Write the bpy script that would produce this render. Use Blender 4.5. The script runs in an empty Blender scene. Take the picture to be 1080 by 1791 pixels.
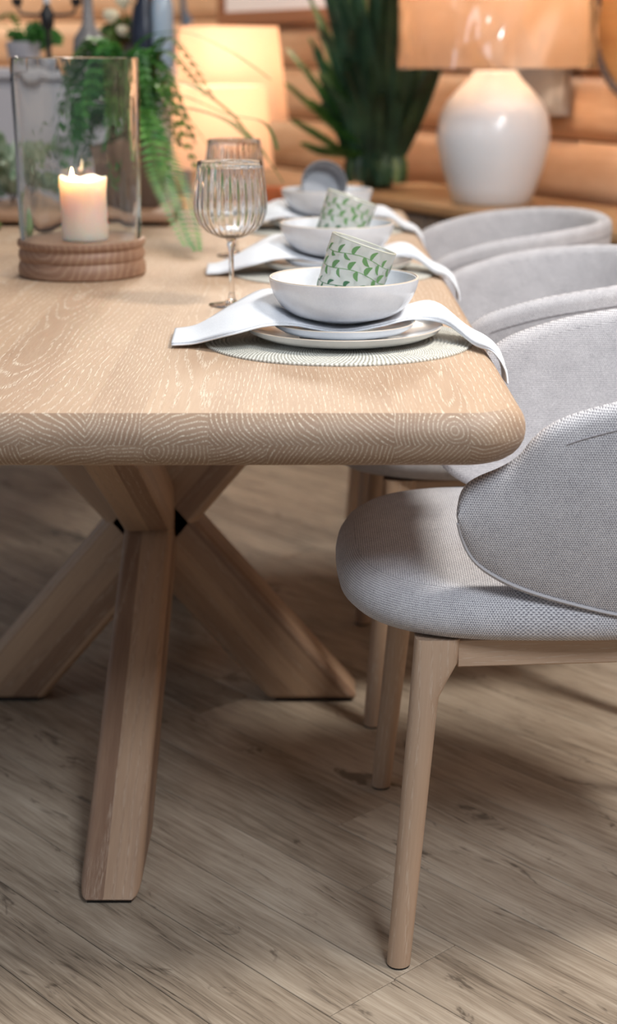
import bpy, bmesh, math, random
from mathutils import Vector, Matrix, noise as mnoise

R = random.Random(11)
PI = math.pi
sc = bpy.context.scene
COL = sc.collection

# ------------------------------------------------------------------ camera
CAM_H = 1.147
cam = bpy.data.cameras.new('camera')
cam.sensor_fit = 'HORIZONTAL'
cam.sensor_width = 36.0
cam.lens = 2750.0 / 1080.0 * 36.0
cam.dof.use_dof = True
cam.dof.focus_distance = 2.02
cam.dof.aperture_fstop = 5.6
cam.clip_start = 0.05
camo = bpy.data.objects.new('camera', cam)
COL.objects.link(camo)
camo.location = (0.0, 0.0, CAM_H)
camo.rotation_euler = (math.radians(90 - 16.32), 0, 0)
sc.camera = camo

# ------------------------------------------------------------------ world, lights, exposure
w = bpy.data.worlds.new('world'); sc.world = w; w.use_nodes = True
bg = w.node_tree.nodes['Background']
bg.inputs[0].default_value = (0.80, 0.87, 1.0, 1)
bg.inputs[1].default_value = 0.12


def area(name, loc, target, size, size_y, power, color):
    l = bpy.data.lights.new(name, 'AREA')
    l.shape = 'RECTANGLE'; l.size = size; l.size_y = size_y
    l.energy = power; l.color = color
    o = bpy.data.objects.new(name, l); COL.objects.link(o)
    o.location = loc
    d = Vector(target) - Vector(loc)
    o.rotation_euler = d.to_track_quat('-Z', 'Y').to_euler()
    return o


area('overhead_light', (1.25, 1.7, 2.8), (0.45, 2.0, 0.5), 0.45, 0.45, 46, (1.0, 0.97, 0.92))
area('overhead_light', (-0.35, 3.4, 2.8), (-0.3, 3.2, 0.7), 0.7, 0.7, 15, (1.0, 0.95, 0.89))
area('overhead_light', (-1.9, 6.4, 2.6), (-2.1, 7.8, 0.9), 0.7, 0.7, 34, (1.0, 0.86, 0.68))  # added wall wash, no known fixture: brightens the back wall at the left
area('overhead_light', (0.9, -0.2, 2.8), (0.5, 1.8, 0.4), 0.8, 0.8, 48, (0.84, 0.91, 1.0))
area('overhead_light', (-0.1, 6.1, 2.65), (-0.4, 3.9, 0.0), 0.5, 0.5, 28, (1.0, 0.92, 0.80))  # added light from behind, brightens the floor under the table's far end
area('window_daylight', (-2.9, 0.6, 1.9), (0.3, 2.2, 0.8), 1.4, 1.4, 11, (0.74, 0.86, 1.0))

vs = sc.view_settings
vs.view_transform = 'Standard'; vs.look = 'None'
vs.exposure = 0.42; vs.gamma = 1.0; vs.use_curve_mapping = False


# ------------------------------------------------------------------ node helpers
def srgb(r, g, b):
    def f(c):
        c /= 255.0
        return c / 12.92 if c <= 0.04045 else ((c + 0.055) / 1.055) ** 2.4
    return (f(r), f(g), f(b), 1.0)


class NT:
    def __init__(s, name):
        s.mat = bpy.data.materials.new(name); s.mat.use_nodes = True
        s.t = s.mat.node_tree; s.n = s.t.nodes; s.l = s.t.links
        s.b = s.n['Principled BSDF']; s.out = s.n['Material Output']

    def put(s, sock, v):
        if hasattr(v, 'is_output') or isinstance(v, bpy.types.NodeSocket):
            s.l.new(v, sock)
        else:
            sock.default_value = v

    def math(s, op, a, b=None, c=None, clamp=False):
        n = s.n.new('ShaderNodeMath'); n.operation = op; n.use_clamp = clamp
        s.put(n.inputs[0], a)
        if b is not None: s.put(n.inputs[1], b)
        if c is not None: s.put(n.inputs[2], c)
        return n.outputs[0]

    def vmath(s, op, a, b=None, scale=None):
        n = s.n.new('ShaderNodeVectorMath'); n.operation = op
        s.put(n.inputs[0], a)
        if b is not None: s.put(n.inputs[1], b)
        if scale is not None: s.put(n.inputs[3], scale)
        return n.outputs[1] if op == 'LENGTH' else n.outputs[0]

    def comb(s, x, y, z):
        n = s.n.new('ShaderNodeCombineXYZ')
        for i, v in enumerate((x, y, z)): s.put(n.inputs[i], v)
        return n.outputs[0]

    def sep(s, v):
        n = s.n.new('ShaderNodeSeparateXYZ'); s.put(n.inputs[0], v)
        return n.outputs[0], n.outputs[1], n.outputs[2]

    def noise(s, vec, scale, detail=3, rough=0.5, col=False, dist=0.0):
        n = s.n.new('ShaderNodeTexNoise')
        s.put(n.inputs['Vector'], vec)
        n.inputs['Scale'].default_value = scale; n.inputs['Detail'].default_value = detail
        n.inputs['Roughness'].default_value = rough; n.inputs['Distortion'].default_value = dist
        return n.outputs['Color'] if col else n.outputs['Fac']

    def ramp(s, fac, stops, mode='LINEAR'):
        n = s.n.new('ShaderNodeValToRGB'); n.color_ramp.interpolation = mode
        e = n.color_ramp.elements
        while len(e) > 1: e.remove(e[0])
        e[0].position = stops[0][0]; e[0].color = stops[0][1]
        for p, c in stops[1:]:
            x = e.new(p); x.color = c
        s.put(n.inputs[0], fac)
        return n.outputs[0]

    def smooth(s, v, a, b):
        n = s.n.new('ShaderNodeMapRange'); n.interpolation_type = 'SMOOTHSTEP'
        s.put(n.inputs['Value'], v)
        n.inputs['From Min'].default_value = a; n.inputs['From Max'].default_value = b
        return n.outputs[0]

    def mix(s, f, a, b, mode='MIX'):
        n = s.n.new('ShaderNodeMix'); n.data_type = 'RGBA'; n.blend_type = mode
        s.put(n.inputs[0], f); s.put(n.inputs[6], a); s.put(n.inputs[7], b)
        return n.outputs[2]

    def obj(s):
        return s.n.new('ShaderNodeTexCoord').outputs['Object']

    def uv(s):
        return s.n.new('ShaderNodeTexCoord').outputs['UV']

    def rnd(s):
        return s.n.new('ShaderNodeObjectInfo').outputs['Random']

    def bump(s, h, strength, dist=0.001):
        n = s.n.new('ShaderNodeBump'); n.inputs['Strength'].default_value = strength
        n.inputs['Distance'].default_value = dist
        s.put(n.inputs['Height'], h)
        s.l.new(n.outputs[0], s.b.inputs['Normal'])

    def set(s, **k):
        names = dict(color='Base Color', rough='Roughness', metal='Metallic', trans='Transmission Weight',
                     ior='IOR', sss='Subsurface Weight', sssr='Subsurface Radius', ssss='Subsurface Scale', coat='Coat Weight',
                     sheen='Sheen Weight', spec='Specular IOR Level', emit='Emission Color', emits='Emission Strength')
        for a, v in k.items(): s.put(s.b.inputs[names[a]], v)
        return s


def oak(name, light, dark, lime, ring=0.0052, lime_amt=0.75, rough=0.5, var=0.5, fig=1.0, lam=0.0):
    m = NT(name)
    co = m.obj(); rnd = m.rnd()
    ra = m.math('FRACT', m.math('MULTIPLY', rnd, 7.31))
    rb = m.math('FRACT', m.math('MULTIPLY', rnd, 23.7))
    rc = m.math('FRACT', m.math('MULTIPLY', rnd, 61.3))
    off = m.comb(m.math('MULTIPLY', ra, 37.0), m.math('MULTIPLY', rb, 51.0), m.math('MULTIPLY', rc, 29.0))
    p = m.vmath('ADD', co, off)
    wv = m.noise(m.vmath('MULTIPLY', p, (1, 0.22, 1)), 9.0, 3, 0.5, col=True)
    wv = m.vmath('MULTIPLY', m.vmath('SUBTRACT', wv, (0.5, 0.5, 0.5)), (0.05 * fig, 0.0, 0.05 * fig))
    q = m.vmath('ADD', co, wv)
    x, y, z = m.sep(q)
    tilt = m.math('MULTIPLY', m.math('SUBTRACT', rc, 0.5), 0.10)
    px = m.math('MULTIPLY', m.math('SUBTRACT', ra, 0.5), 0.20)
    pz = m.math('MULTIPLY', m.math('SUBTRACT', rb, 0.33), -0.36)
    dx = m.math('SUBTRACT', x, px)
    dz = m.math('ADD', m.math('SUBTRACT', z, pz), m.math('MULTIPLY', y, tilt))
    r = m.math('SQRT', m.math('ADD', m.math('MULTIPLY', dx, dx), m.math('MULTIPLY', dz, dz)))
    rg = m.math('FRACT', m.math('DIVIDE', r, ring))
    tri = m.math('ABSOLUTE', m.math('SUBTRACT', rg, 0.5))          # 0 in mid ring, .5 at the early wood
    line = m.smooth(tri, 0.27, 0.47)
    pores = m.noise(m.vmath('MULTIPLY', p, (1, 0.040, 1)), 1150.0, 2, 0.6)
    pores = m.smooth(pores, 0.47, 0.60)
    fine = m.noise(m.vmath('MULTIPLY', p, (1, 0.03, 1)), 420.0, 2, 0.6)
    patch = m.smooth(m.noise(m.vmath('MULTIPLY', p, (1, 0.4, 1)), 16.0, 2), 0.36, 0.6)
    limef = m.math('MULTIPLY', m.math('MULTIPLY', line, pores), lime_amt)
    limef = m.math('ADD', limef, m.math('MULTIPLY', m.math('MULTIPLY', pores, patch), lime_amt * 0.10), clamp=True)
    big = m.noise(m.vmath('MULTIPLY', p, (1, 0.12, 1)), 22.0, 3, 0.6)
    shade = m.math('ADD', m.math('MULTIPLY', big, 0.55), m.math('MULTIPLY', rb, var))
    shade = m.math('ADD', shade, m.math('MULTIPLY', fine, 0.25))
    if lam > 0:                                     # glued staves across the beam
        wn = m.n.new('ShaderNodeTexWhiteNoise'); wn.noise_dimensions = '1D'
        ox, oy, oz = m.sep(co)
        m.put(wn.inputs['W'], m.math('FLOOR', m.math('ADD', m.math('DIVIDE', m.math('ADD', ox, oz), 0.033), m.math('MULTIPLY', ra, 9.0))))
        shade = m.math('ADD', shade, m.math('MULTIPLY', m.math('SUBTRACT', wn.outputs['Value'], 0.5), lam))
    base = m.ramp(shade, [(0.25, dark), (0.95, light)])
    base = m.mix(m.math('MULTIPLY', line, 0.25), base, dark)
    _, ny, _ = m.sep(m.n.new('ShaderNodeTexCoord').outputs['Normal'])
    endg = m.smooth(m.math('ABSOLUTE', ny), 0.15, 0.6)
    base = m.mix(m.math('MULTIPLY', endg, 0.62), base, (dark[0] * 0.62, dark[1] * 0.62, dark[2] * 0.66, 1))  # end grain's darker tone, deepened to paint in shade on the table's front edge
    limef = m.math('MULTIPLY', limef, m.math('ADD', 0.82, m.math('MULTIPLY', endg, 0.45)), clamp=True)
    c = m.mix(limef, base, lime)
    m.set(color=c, rough=rough)
    m.bump(m.math('SUBTRACT', limef, m.math('MULTIPLY', fine, 0.4)), 0.25, 0.0006)
    return m.mat


def simple(name, c, rough=0.5, **k):
    m = NT(name); m.set(color=c, rough=rough, **k)
    return m.mat


def fabric(name, hi, lo, pitch=0.0029):
    m = NT(name)
    u, v, _ = m.sep(m.uv())
    n1 = m.noise(m.obj(), 260.0, 2, 0.6)
    k = 2 * PI / pitch
    jit = m.math('MULTIPLY', m.math('SUBTRACT', n1, 0.5), 3.4)
    a = m.math('SINE', m.math('ADD', m.math('MULTIPLY', u, k), jit))
    row = m.math('MULTIPLY', v, k * 0.5)
    b = m.math('SINE', m.math('ADD', m.math('MULTIPLY', v, k), jit))
    c = m.math('MULTIPLY', a, m.math('SINE', row))
    h = m.math('ADD', m.math('MULTIPLY', c, 0.30), m.math('MULTIPLY', b, 0.16))
    h = m.math('ADD', h, 0.5, clamp=True)
    heather = m.noise(m.obj(), 34.0, 3, 0.6)
    thread = m.noise(m.obj(), 700.0, 2, 0.6)
    f = m.math('ADD', h, m.math('MULTIPLY', m.math('SUBTRACT', thread, 0.5), 0.7))
    f = m.math('ADD', f, m.math('MULTIPLY', m.math('SUBTRACT', heather, 0.5), 0.22), clamp=True)
    m.set(color=m.ramp(f, [(0.18, lo), (0.72, hi)]), rough=0.95, spec=0.15, sheen=0.12)
    m.bump(h, 0.55, 0.0012)
    return m.mat


def floor_mat(name):
    m = NT(name)
    co = m.obj(); rnd = m.rnd()
    p = m.vmath('ADD', co, m.comb(m.math('MULTIPLY', rnd, 91.0), m.math('MULTIPLY', rnd, 37.0), m.math('MULTIPLY', rnd, 13.0)))
    wob = m.noise(m.vmath('MULTIPLY', p, (0.8, 3, 1)), 3.0, 3, 0.6, col=True)
    wob = m.vmath('MULTIPLY', m.vmath('SUBTRACT', wob, (0.5, 0.5, 0.5)), (0, 0.028, 0))
    q = m.vmath('ADD', p, wob)
    streak = m.noise(m.vmath('MULTIPLY', q, (0.05, 1, 1)), 95.0, 4, 0.65)
    fine = m.noise(m.vmath('MULTIPLY', q, (0.035, 1, 1)), 330.0, 3, 0.65)
    cloud = m.noise(m.vmath('MULTIPLY', q, (0.30, 1, 1)), 11.0, 4, 0.62)
    knot = m.noise(m.vmath('MULTIPLY', q, (0.35, 1, 1)), 15.0, 4, 0.7, dist=1.2)
    f = m.math('ADD', m.math('MULTIPLY', streak, 0.34), m.math('MULTIPLY', cloud, 0.36))
    f = m.math('ADD', f, m.math('MULTIPLY', fine, 0.34))
    f = m.math('ADD', f, m.math('MULTIPLY', m.math('SUBTRACT', rnd, 0.5), 0.10))
    c = m.ramp(f, [(0.34, srgb(104, 90, 76)), (0.46, srgb(150, 133, 114)), (0.57, srgb(176, 159, 139)), (0.70, srgb(198, 183, 163))])
    cr = m.smooth(m.noise(m.vmath('MULTIPLY', q, (0.045, 1, 1)), 170.0, 4, 0.72), 0.57, 0.70)
    zone = m.smooth(cloud, 0.60, 0.40)
    c = m.mix(m.math('MULTIPLY', m.math('MULTIPLY', cr, zone), 0.85), c, srgb(60, 49, 40))
    c = m.mix(m.math('MULTIPLY', m.smooth(knot, 0.60, 0.70), 0.7), c, srgb(62, 50, 40))
    m.set(color=c, rough=0.52, spec=0.35)
    m.bump(m.math('SUBTRACT', fine, cr), 0.25, 0.0008)
    return m.mat


def log_mat(name, light, dark):
    m = NT(name)
    co = m.obj(); rnd = m.rnd()
    p = m.vmath('ADD', co, m.comb(m.math('MULTIPLY', rnd, 71.0), m.math('MULTIPLY', rnd, 17.0), 0.0))
    n1 = m.noise(m.vmath('MULTIPLY', p, (0.25, 1, 1)), 9.0, 4, 0.6)
    n2 = m.noise(m.vmath('MULTIPLY', p, (0.03, 1, 1)), 60.0, 3, 0.6)
    f = m.math('ADD', m.math('MULTIPLY', n1, 0.75), m.math('MULTIPLY', n2, 0.25))
    m.set(color=m.ramp(f, [(0.32, dark), (0.66, light)]), rough=0.5)
    return m.mat


def glass_mat(name, c=(1, 1, 1, 1), rough=0.0, ior=1.45):
    m = NT(name); m.set(color=c, rough=rough, trans=1.0, ior=ior)
    return m.mat


def shade_mat(name, c, tr=0.5):
    m = NT(name)
    d = m.n.new('ShaderNodeBsdfDiffuse'); t = m.n.new('ShaderNodeBsdfTranslucent'); mx = m.n.new('ShaderNodeMixShader')
    weave = m.noise(m.vmath('MULTIPLY', m.obj(), (1, 1, 0.2)), 160.0, 2)
    cc = m.mix(m.math('MULTIPLY', weave, 0.25), c, (c[0] * .75, c[1] * .72, c[2] * .68, 1))
    m.l.new(cc, d.inputs[0]); m.l.new(cc, t.inputs[0])
    mx.inputs[0].default_value = tr
    m.l.new(d.outputs[0], mx.inputs[1]); m.l.new(t.outputs[0], mx.inputs[2])
    m.l.new(mx.outputs[0], m.out.inputs[0])
    return m.mat


def leaf_mat(name, a, b, tr=0.3, scale=30):
    m = NT(name)
    n = m.noise(m.obj(), scale, 3)
    c = m.ramp(n, [(0.35, a), (0.65, b)])
    t = m.n.new('ShaderNodeBsdfTranslucent'); mx = m.n.new('ShaderNodeMixShader')
    m.set(color=c, rough=0.45)
    m.l.new(c, t.inputs[0]); mx.inputs[0].default_value = tr
    m.l.new(m.b.outputs[0], mx.inputs[1]); m.l.new(t.outputs[0], mx.inputs[2])
    m.l.new(mx.outputs[0], m.out.inputs[0])
    return m.mat


def emit_mat(name, c, s):
    m = NT(name); m.set(color=(0, 0, 0, 1), emit=c, emits=s)
    return m.mat


def glaze_mat(name, c, c2, rough=0.22):
    m = NT(name)
    n = m.noise(m.obj(), 14.0, 4, 0.6); sp = m.noise(m.obj(), 420.0, 2, 0.6)
    f = m.math('ADD', m.math('MULTIPLY', n, 0.8), m.math('MULTIPLY', sp, 0.2))
    m.set(color=m.ramp(f, [(0.35, c2), (0.62, c)]), rough=rough, coat=0.3)
    return m.mat


# ------------------------------------------------------------------ mesh helpers
def finish(name, bm, mat, parent=None, smooth=True, loc=None, sharp=42):
    bmesh.ops.recalc_face_normals(bm, faces=bm.faces)
    me = bpy.data.meshes.new(name); bm.to_mesh(me); bm.free()
    if smooth:
        for p in me.polygons: p.use_smooth = True
        try: me.set_sharp_from_angle(angle=math.radians(sharp))
        except Exception: pass
    if mat: me.materials.append(mat)
    o = bpy.data.objects.new(name, me); COL.objects.link(o)
    if parent: o.parent = parent
    if loc: o.location = loc
    return o


def tag(o, label, cat, group=None):
    o['label'] = label; o['category'] = cat
    if group: o['group'] = group
    return o


def thing(name, label, cat, loc=(0, 0, 0), rz=0.0, group=None):
    o = bpy.data.objects.new(name, None); COL.objects.link(o)
    o.empty_display_size = 0.05
    o.location = loc; o.rotation_euler = (0, 0, rz)
    return tag(o, label, cat, group)


def structure(o):
    o['kind'] = 'structure'; return o


def copy_tree(o, parent=None):
    c = o.copy(); COL.objects.link(c)
    if parent: c.parent = parent
    for ch in list(o.children): copy_tree(ch, c)
    return c


def dup(root, loc, label, rz=None, group=None):
    r = copy_tree(root); r.location = loc
    if rz is not None: r.rotation_euler = (0, 0, rz)
    r['label'] = label
    if group: r['group'] = group
    return r


def add_lathe(bm, prof, n=48, c=(0, 0, 0), fr=None):
    """prof: list of (r, z). Closed at ends when r == 0. fr(a, r, z, i) -> (r, z) modulation."""
    rings = []
    for i, (r, z) in enumerate(prof):
        if r < 1e-6:
            rings.append([bm.verts.new((c[0], c[1], c[2] + z))]); continue
        ring = []
        for k in range(n):
            a = 2 * PI * k / n
            rr, zz = (r, z) if fr is None else fr(a, r, z, i)
            ring.append(bm.verts.new((c[0] + rr * math.cos(a), c[1] + rr * math.sin(a), c[2] + zz)))
        rings.append(ring)
    for A, B in zip(rings, rings[1:]):
        if len(A) == 1 and len(B) == 1: continue
        for k in range(n):
            k2 = (k + 1) % n
            if len(A) == 1: bm.faces.new((A[0], B[k2], B[k]))
            elif len(B) == 1: bm.faces.new((A[k], A[k2], B[0]))
            else: bm.faces.new((A[k], A[k2], B[k2], B[k]))
    return rings


def lathe(prof, n=48, c=(0, 0, 0), fr=None):
    bm = bmesh.new(); add_lathe(bm, prof, n, c, fr); return bm


def add_tube(bm, pts, rad, n=8, cap=True):
    pts = [Vector(p) for p in pts]
    rs = rad if isinstance(rad, (list, tuple)) else [rad] * len(pts)
    rings = []
    up = Vector((0, 0, 1))
    prev = None
    for i, p in enumerate(pts):
        d = (pts[min(i + 1, len(pts) - 1)] - pts[max(i - 1, 0)]).normalized()
        if prev is None:
            s = d.cross(up)
            if s.length < 1e-4: s = d.cross(Vector((1, 0, 0)))
            s.normalize()
        else:
            s = (prev - d * prev.dot(d)).normalized()
        prev = s
        t = s.cross(d)
        rings.append([bm.verts.new(p + (s * math.cos(2 * PI * k / n) + t * math.sin(2 * PI * k / n)) * rs[i]) for k in range(n)])
    for A, B in zip(rings, rings[1:]):
        for k in range(n):
            bm.faces.new((A[k], A[(k + 1) % n], B[(k + 1) % n], B[k]))
    if cap:
        bm.faces.new(rings[0]); bm.faces.new(rings[-1])
    return rings


def add_box(bm, a, b, bev=0.0, seg=2):
    m = bmesh.new()
    r = bmesh.ops.create_cube(m, size=1.0)
    for v in m.verts:
        v.co = Vector([(a[i] + b[i]) / 2 + v.co[i] * (b[i] - a[i]) for i in range(3)])
    if bev > 0:
        bmesh.ops.bevel(m, geom=list(m.edges), offset=bev, segments=seg, affect='EDGES', profile=0.5)
    me = bpy.data.meshes.new('tmp'); m.to_mesh(me); m.free()
    bm.from_mesh(me); bpy.data.meshes.remove(me)


def box(a, b, bev=0.0, seg=2):
    bm = bmesh.new(); add_box(bm, a, b, bev, seg); return bm


def prism(poly, axis, a, b, bev=0.0, seg=2):
    """poly in the plane perpendicular to axis ('x': (y,z); 'y': (x,z); 'z': (x,y))."""
    bm = bmesh.new()
    def P(q, t):
        return {'x': (t, q[0], q[1]), 'y': (q[0], t, q[1]), 'z': (q[0], q[1], t)}[axis]
    A = [bm.verts.new(P(q, a)) for q in poly]; B = [bm.verts.new(P(q, b)) for q in poly]
    n = len(poly)
    bm.faces.new(A); bm.faces.new(B[::-1])
    for k in range(n): bm.faces.new((A[k], A[(k + 1) % n], B[(k + 1) % n], B[k]))
    if bev > 0:
        bmesh.ops.recalc_face_normals(bm, faces=bm.faces)
        bmesh.ops.bevel(bm, geom=list(bm.edges), offset=bev, segments=seg, affect='EDGES', profile=0.5)
    return bm


FRAME = {}


def framed(name, bm, mat, parent, origin, ydir, hint=(0, 0, 1), smooth=True):
    """mesh given in parent's frame; the object's own Y axis is turned along the grain."""
    y = Vector(ydir).normalized()
    x = y.cross(Vector(hint)).normalized(); z = x.cross(y)
    M = Matrix(((x.x, y.x, z.x, origin[0]), (x.y, y.y, z.y, origin[1]), (x.z, y.z, z.z, origin[2]), (0, 0, 0, 1)))
    bm.transform(M.inverted())
    o = finish(name, bm, mat, parent, smooth)
    o.location = M.to_translation(); o.rotation_mode = 'QUATERNION'; o.rotation_quaternion = M.to_quaternion()
    FRAME[o.name] = M
    return o


def catmull(pts, n):
    pts = [Vector(p) for p in pts]
    out = []
    segs = len(pts) - 1
    for i in range(n):
        t = i / (n - 1) * segs
        k = min(int(t), segs - 1); f = t - k
        p0 = pts[max(k - 1, 0)]; p1 = pts[k]; p2 = pts[k + 1]; p3 = pts[min(k + 2, segs)]
        out.append(0.5 * ((2 * p1) + (p2 - p0) * f + (2 * p0 - 5 * p1 + 4 * p2 - p3) * f * f + (3 * p1 - p0 - 3 * p2 + p3) * f ** 3))
    return out


def interp(tab, x):
    if x <= tab[0][0]: return tab[0][1]
    for (a, b), (c, d) in zip(tab, tab[1:]):
        if x <= c: return b + (d - b) * (x - a) / (c - a)
    return tab[-1][1]


def sinterp(tab, x):
    """monotone cubic (Fritsch-Carlson style) interpolation"""
    n = len(tab)
    if x <= tab[0][0]: return tab[0][1]
    if x >= tab[-1][0]: return tab[-1][1]
    d = [(tab[i + 1][1] - tab[i][1]) / (tab[i + 1][0] - tab[i][0]) for i in range(n - 1)]
    m = [d[0]] + [0 if d[i - 1] * d[i] <= 0 else 2 * d[i - 1] * d[i] / (d[i - 1] + d[i]) for i in range(1, n - 1)] + [d[-1]]
    for i in range(n - 1):
        if x <= tab[i + 1][0]:
            h = tab[i + 1][0] - tab[i][0]; t = (x - tab[i][0]) / h
            return ((2 * t ** 3 - 3 * t * t + 1) * tab[i][1] + (t ** 3 - 2 * t * t + t) * h * m[i]
                    + (3 * t * t - 2 * t ** 3) * tab[i + 1][1] + (t ** 3 - t * t) * h * m[i + 1])


# ------------------------------------------------------------------ materials
M_TABLE = oak('limed_oak', srgb(200, 170, 140), srgb(163, 132, 106), srgb(230, 216, 194), ring=0.0050, lime_amt=0.85, rough=0.55, var=0.28, fig=0.7)
M_BASE = oak('oak_table_base', srgb(198, 166, 136), srgb(132, 102, 82), srgb(216, 194, 170), ring=0.013, lime_amt=0.4, rough=0.42, var=0.2, lam=0.5)
M_LEG = oak('oak_chair_leg', srgb(204, 174, 148), srgb(168, 138, 112), srgb(222, 204, 184), ring=0.007, lime_amt=0.4, rough=0.5, var=0.3, fig=0.5)
M_FABRIC = fabric('grey_weave', srgb(226, 222, 222), srgb(118, 115, 121))
M_PIPING = simple('grey_piping', srgb(190, 186, 187), 0.95)
M_SEAM = simple('seam_thread', srgb(146, 142, 144), 0.95)
M_FLOOR = floor_mat('vinyl_plank')
M_JOINT = simple('floor_joint', srgb(96, 84, 70), 0.8)
M_LOG = log_mat('pine_log', srgb(234, 196, 162), srgb(198, 150, 112))
M_CHINK = simple('dark_chinking', srgb(92, 60, 40), 0.9)
M_GLIDE = simple('black_glide', srgb(26, 24, 23), 0.6)
M_GLASS = glass_mat('clear_glass', (0.97, 0.99, 0.98, 1))
M_CRYSTAL = glass_mat('wine_crystal', (1, 1, 1, 1), ior=1.5)
M_GLAZE = glaze_mat('white_glaze', srgb(222, 224, 228), srgb(204, 207, 213))
M_GLAZE2 = glaze_mat('warm_white_glaze', srgb(226, 228, 230), srgb(210, 212, 214))
M_RIM = simple('bare_rim', srgb(206, 190, 172), 0.45)
M_NAPKIN = None
_m = NT('white_linen')
_n = _m.noise(_m.vmath('MULTIPLY', _m.obj(), (1, 1, 1)), 900.0, 2)
_m.set(color=_m.ramp(_n, [(0.3, srgb(214, 216, 220)), (0.7, srgb(236, 237, 240))]), rough=0.9, sheen=0.1)
_m.bump(_n, 0.12, 0.0006)
M_NAPKIN = _m.mat
_m = NT('woven_mat')
_x, _y, _z = _m.sep(_m.obj())
_a = _m.math('ARCTAN2', _y, _x)
_rr = _m.math('SQRT', _m.math('ADD', _m.math('MULTIPLY', _x, _x), _m.math('MULTIPLY', _y, _y)))
_s = _m.math('SINE', _m.math('ADD', _m.math('MULTIPLY', _a, 190.0), _m.math('MULTIPLY', _m.math('FLOOR', _m.math('DIVIDE', _rr, 0.0058)), 2.1)))
_n = _m.noise(_m.obj(), 500.0, 2)
_f = _m.math('ADD', _m.math('MULTIPLY', _s, 0.28), _n)
_m.set(color=_m.ramp(_f, [(0.15, srgb(140, 136, 124)), (0.6, srgb(206, 203, 192)), (0.9, srgb(228, 226, 218))]), rough=0.7)
_m.bump(_f, 0.5, 0.001)
M_MAT = _m.mat
M_PRINT = simple('leaf_print_green', srgb(104, 146, 92), 0.4)
M_PRINT2 = simple('leaf_print_dark', srgb(62, 108, 76), 0.4)
_m = NT('tumbler_glass')
_t = _m.n.new('ShaderNodeBsdfTranslucent'); _t.inputs[0].default_value = (0.84, 0.84, 0.82, 1)
_d = _m.n.new('ShaderNodeBsdfDiffuse'); _d.inputs[0].default_value = (0.84, 0.84, 0.82, 1)
_x1 = _m.n.new('ShaderNodeMixShader'); _x2 = _m.n.new('ShaderNodeMixShader')
_m.set(color=(0.95, 1, 0.97, 1), rough=0.02, trans=1.0, ior=1.45)
_m.l.new(_d.outputs[0], _x1.inputs[1]); _m.l.new(_t.outputs[0], _x1.inputs[2]); _x1.inputs[0].default_value = 0.5
_m.l.new(_m.b.outputs[0], _x2.inputs[1]); _m.l.new(_x1.outputs[0], _x2.inputs[2]); _x2.inputs[0].default_value = 0.38
_m.l.new(_x2.outputs[0], _m.out.inputs[0])
M_TUMBLER = _m.mat
M_TUMRIM = simple('tumbler_edge', srgb(206, 206, 190), 0.25)
_m = NT('candle_wax'); _m.set(color=srgb(244, 222, 208), rough=0.45, sss=0.9, ssss=0.06, sssr=(1.0, 0.40, 0.24))
M_WAX = _m.mat
M_WOODBASE = oak('turned_wood', srgb(190, 152, 122), srgb(136, 98, 74), srgb(206, 178, 150), ring=0.012, lime_amt=0.4, rough=0.55, var=0.2)
M_POT = oak('weathered_planter', srgb(140, 116, 98), srgb(88, 68, 56), srgb(160, 142, 126), ring=0.02, lime_amt=0.3, rough=0.7, var=0.2)
M_FERN = leaf_mat('fern_green', srgb(30, 84, 34), srgb(78, 132, 58))
M_FERN_B = leaf_mat('fern_bright', srgb(40, 104, 40), srgb(98, 150, 62))
M_SAGE = leaf_mat('sage_green', srgb(96, 120, 92), srgb(160, 172, 150), 0.2)
M_STRAP = leaf_mat('dark_strap_leaf', srgb(22, 52, 38), srgb(56, 90, 64), 0.1, 9)
M_STRAPY = leaf_mat('yellow_strap_leaf', srgb(60, 92, 54), srgb(112, 136, 84), 0.15, 9)
M_MOSS = leaf_mat('moss_green', srgb(52, 84, 34), srgb(104, 124, 60), 0.1, 40)
M_STEM = simple('brown_stem', srgb(86, 66, 46), 0.8)
M_SHADE = shade_mat('cream_shade', srgb(248, 228, 210), 0.5)
M_SHADE2 = shade_mat('beige_shade', srgb(242, 224, 206), 0.45)
M_JAR = NT('white_ceramic')
_n = M_JAR.noise(M_JAR.vmath('MULTIPLY', M_JAR.obj(), (0.2, 0.2, 1)), 90.0, 3)
M_JAR.set(color=srgb(226, 228, 232), rough=0.28, coat=0.25); M_JAR.bump(_n, 0.3, 0.003)
M_JAR = M_JAR.mat
M_BRASS = simple('brass_fitting', srgb(190, 156, 96), 0.3, metal=1.0)
M_BULB = emit_mat('lit_bulb', (1.0, 0.72, 0.42, 1), 30.0)
_m = NT('plastic_wrap')
_g = _m.n.new('ShaderNodeBsdfGlossy'); _g.inputs[1].default_value = 0.08
_tp = _m.n.new('ShaderNodeBsdfTransparent'); _mx = _m.n.new('ShaderNodeMixShader')
_fr = _m.n.new('ShaderNodeFresnel'); _fr.inputs[0].default_value = 2.3
_m.l.new(_fr.outputs[0], _mx.inputs[0]); _m.l.new(_tp.outputs[0], _mx.inputs[1]); _m.l.new(_g.outputs[0], _mx.inputs[2])
_m.l.new(_mx.outputs[0], _m.out.inputs[0])
M_PLASTIC = _m.mat
M_SIDE = oak('oak_sideboard', srgb(206, 168, 122), srgb(164, 124, 84), srgb(222, 200, 168), ring=0.02, lime_amt=0.3, rough=0.45, var=0.2)
M_SIDE_F = oak('grey_oak_front', srgb(150, 132, 116), srgb(112, 96, 84), srgb(170, 156, 140), ring=0.02, lime_amt=0.3, rough=0.55, var=0.2)
M_CAB = simple('grey_paint', srgb(172, 168, 172), 0.55)
M_FRAMEW = simple('brown_frame', srgb(150, 100, 72), 0.5)
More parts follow.
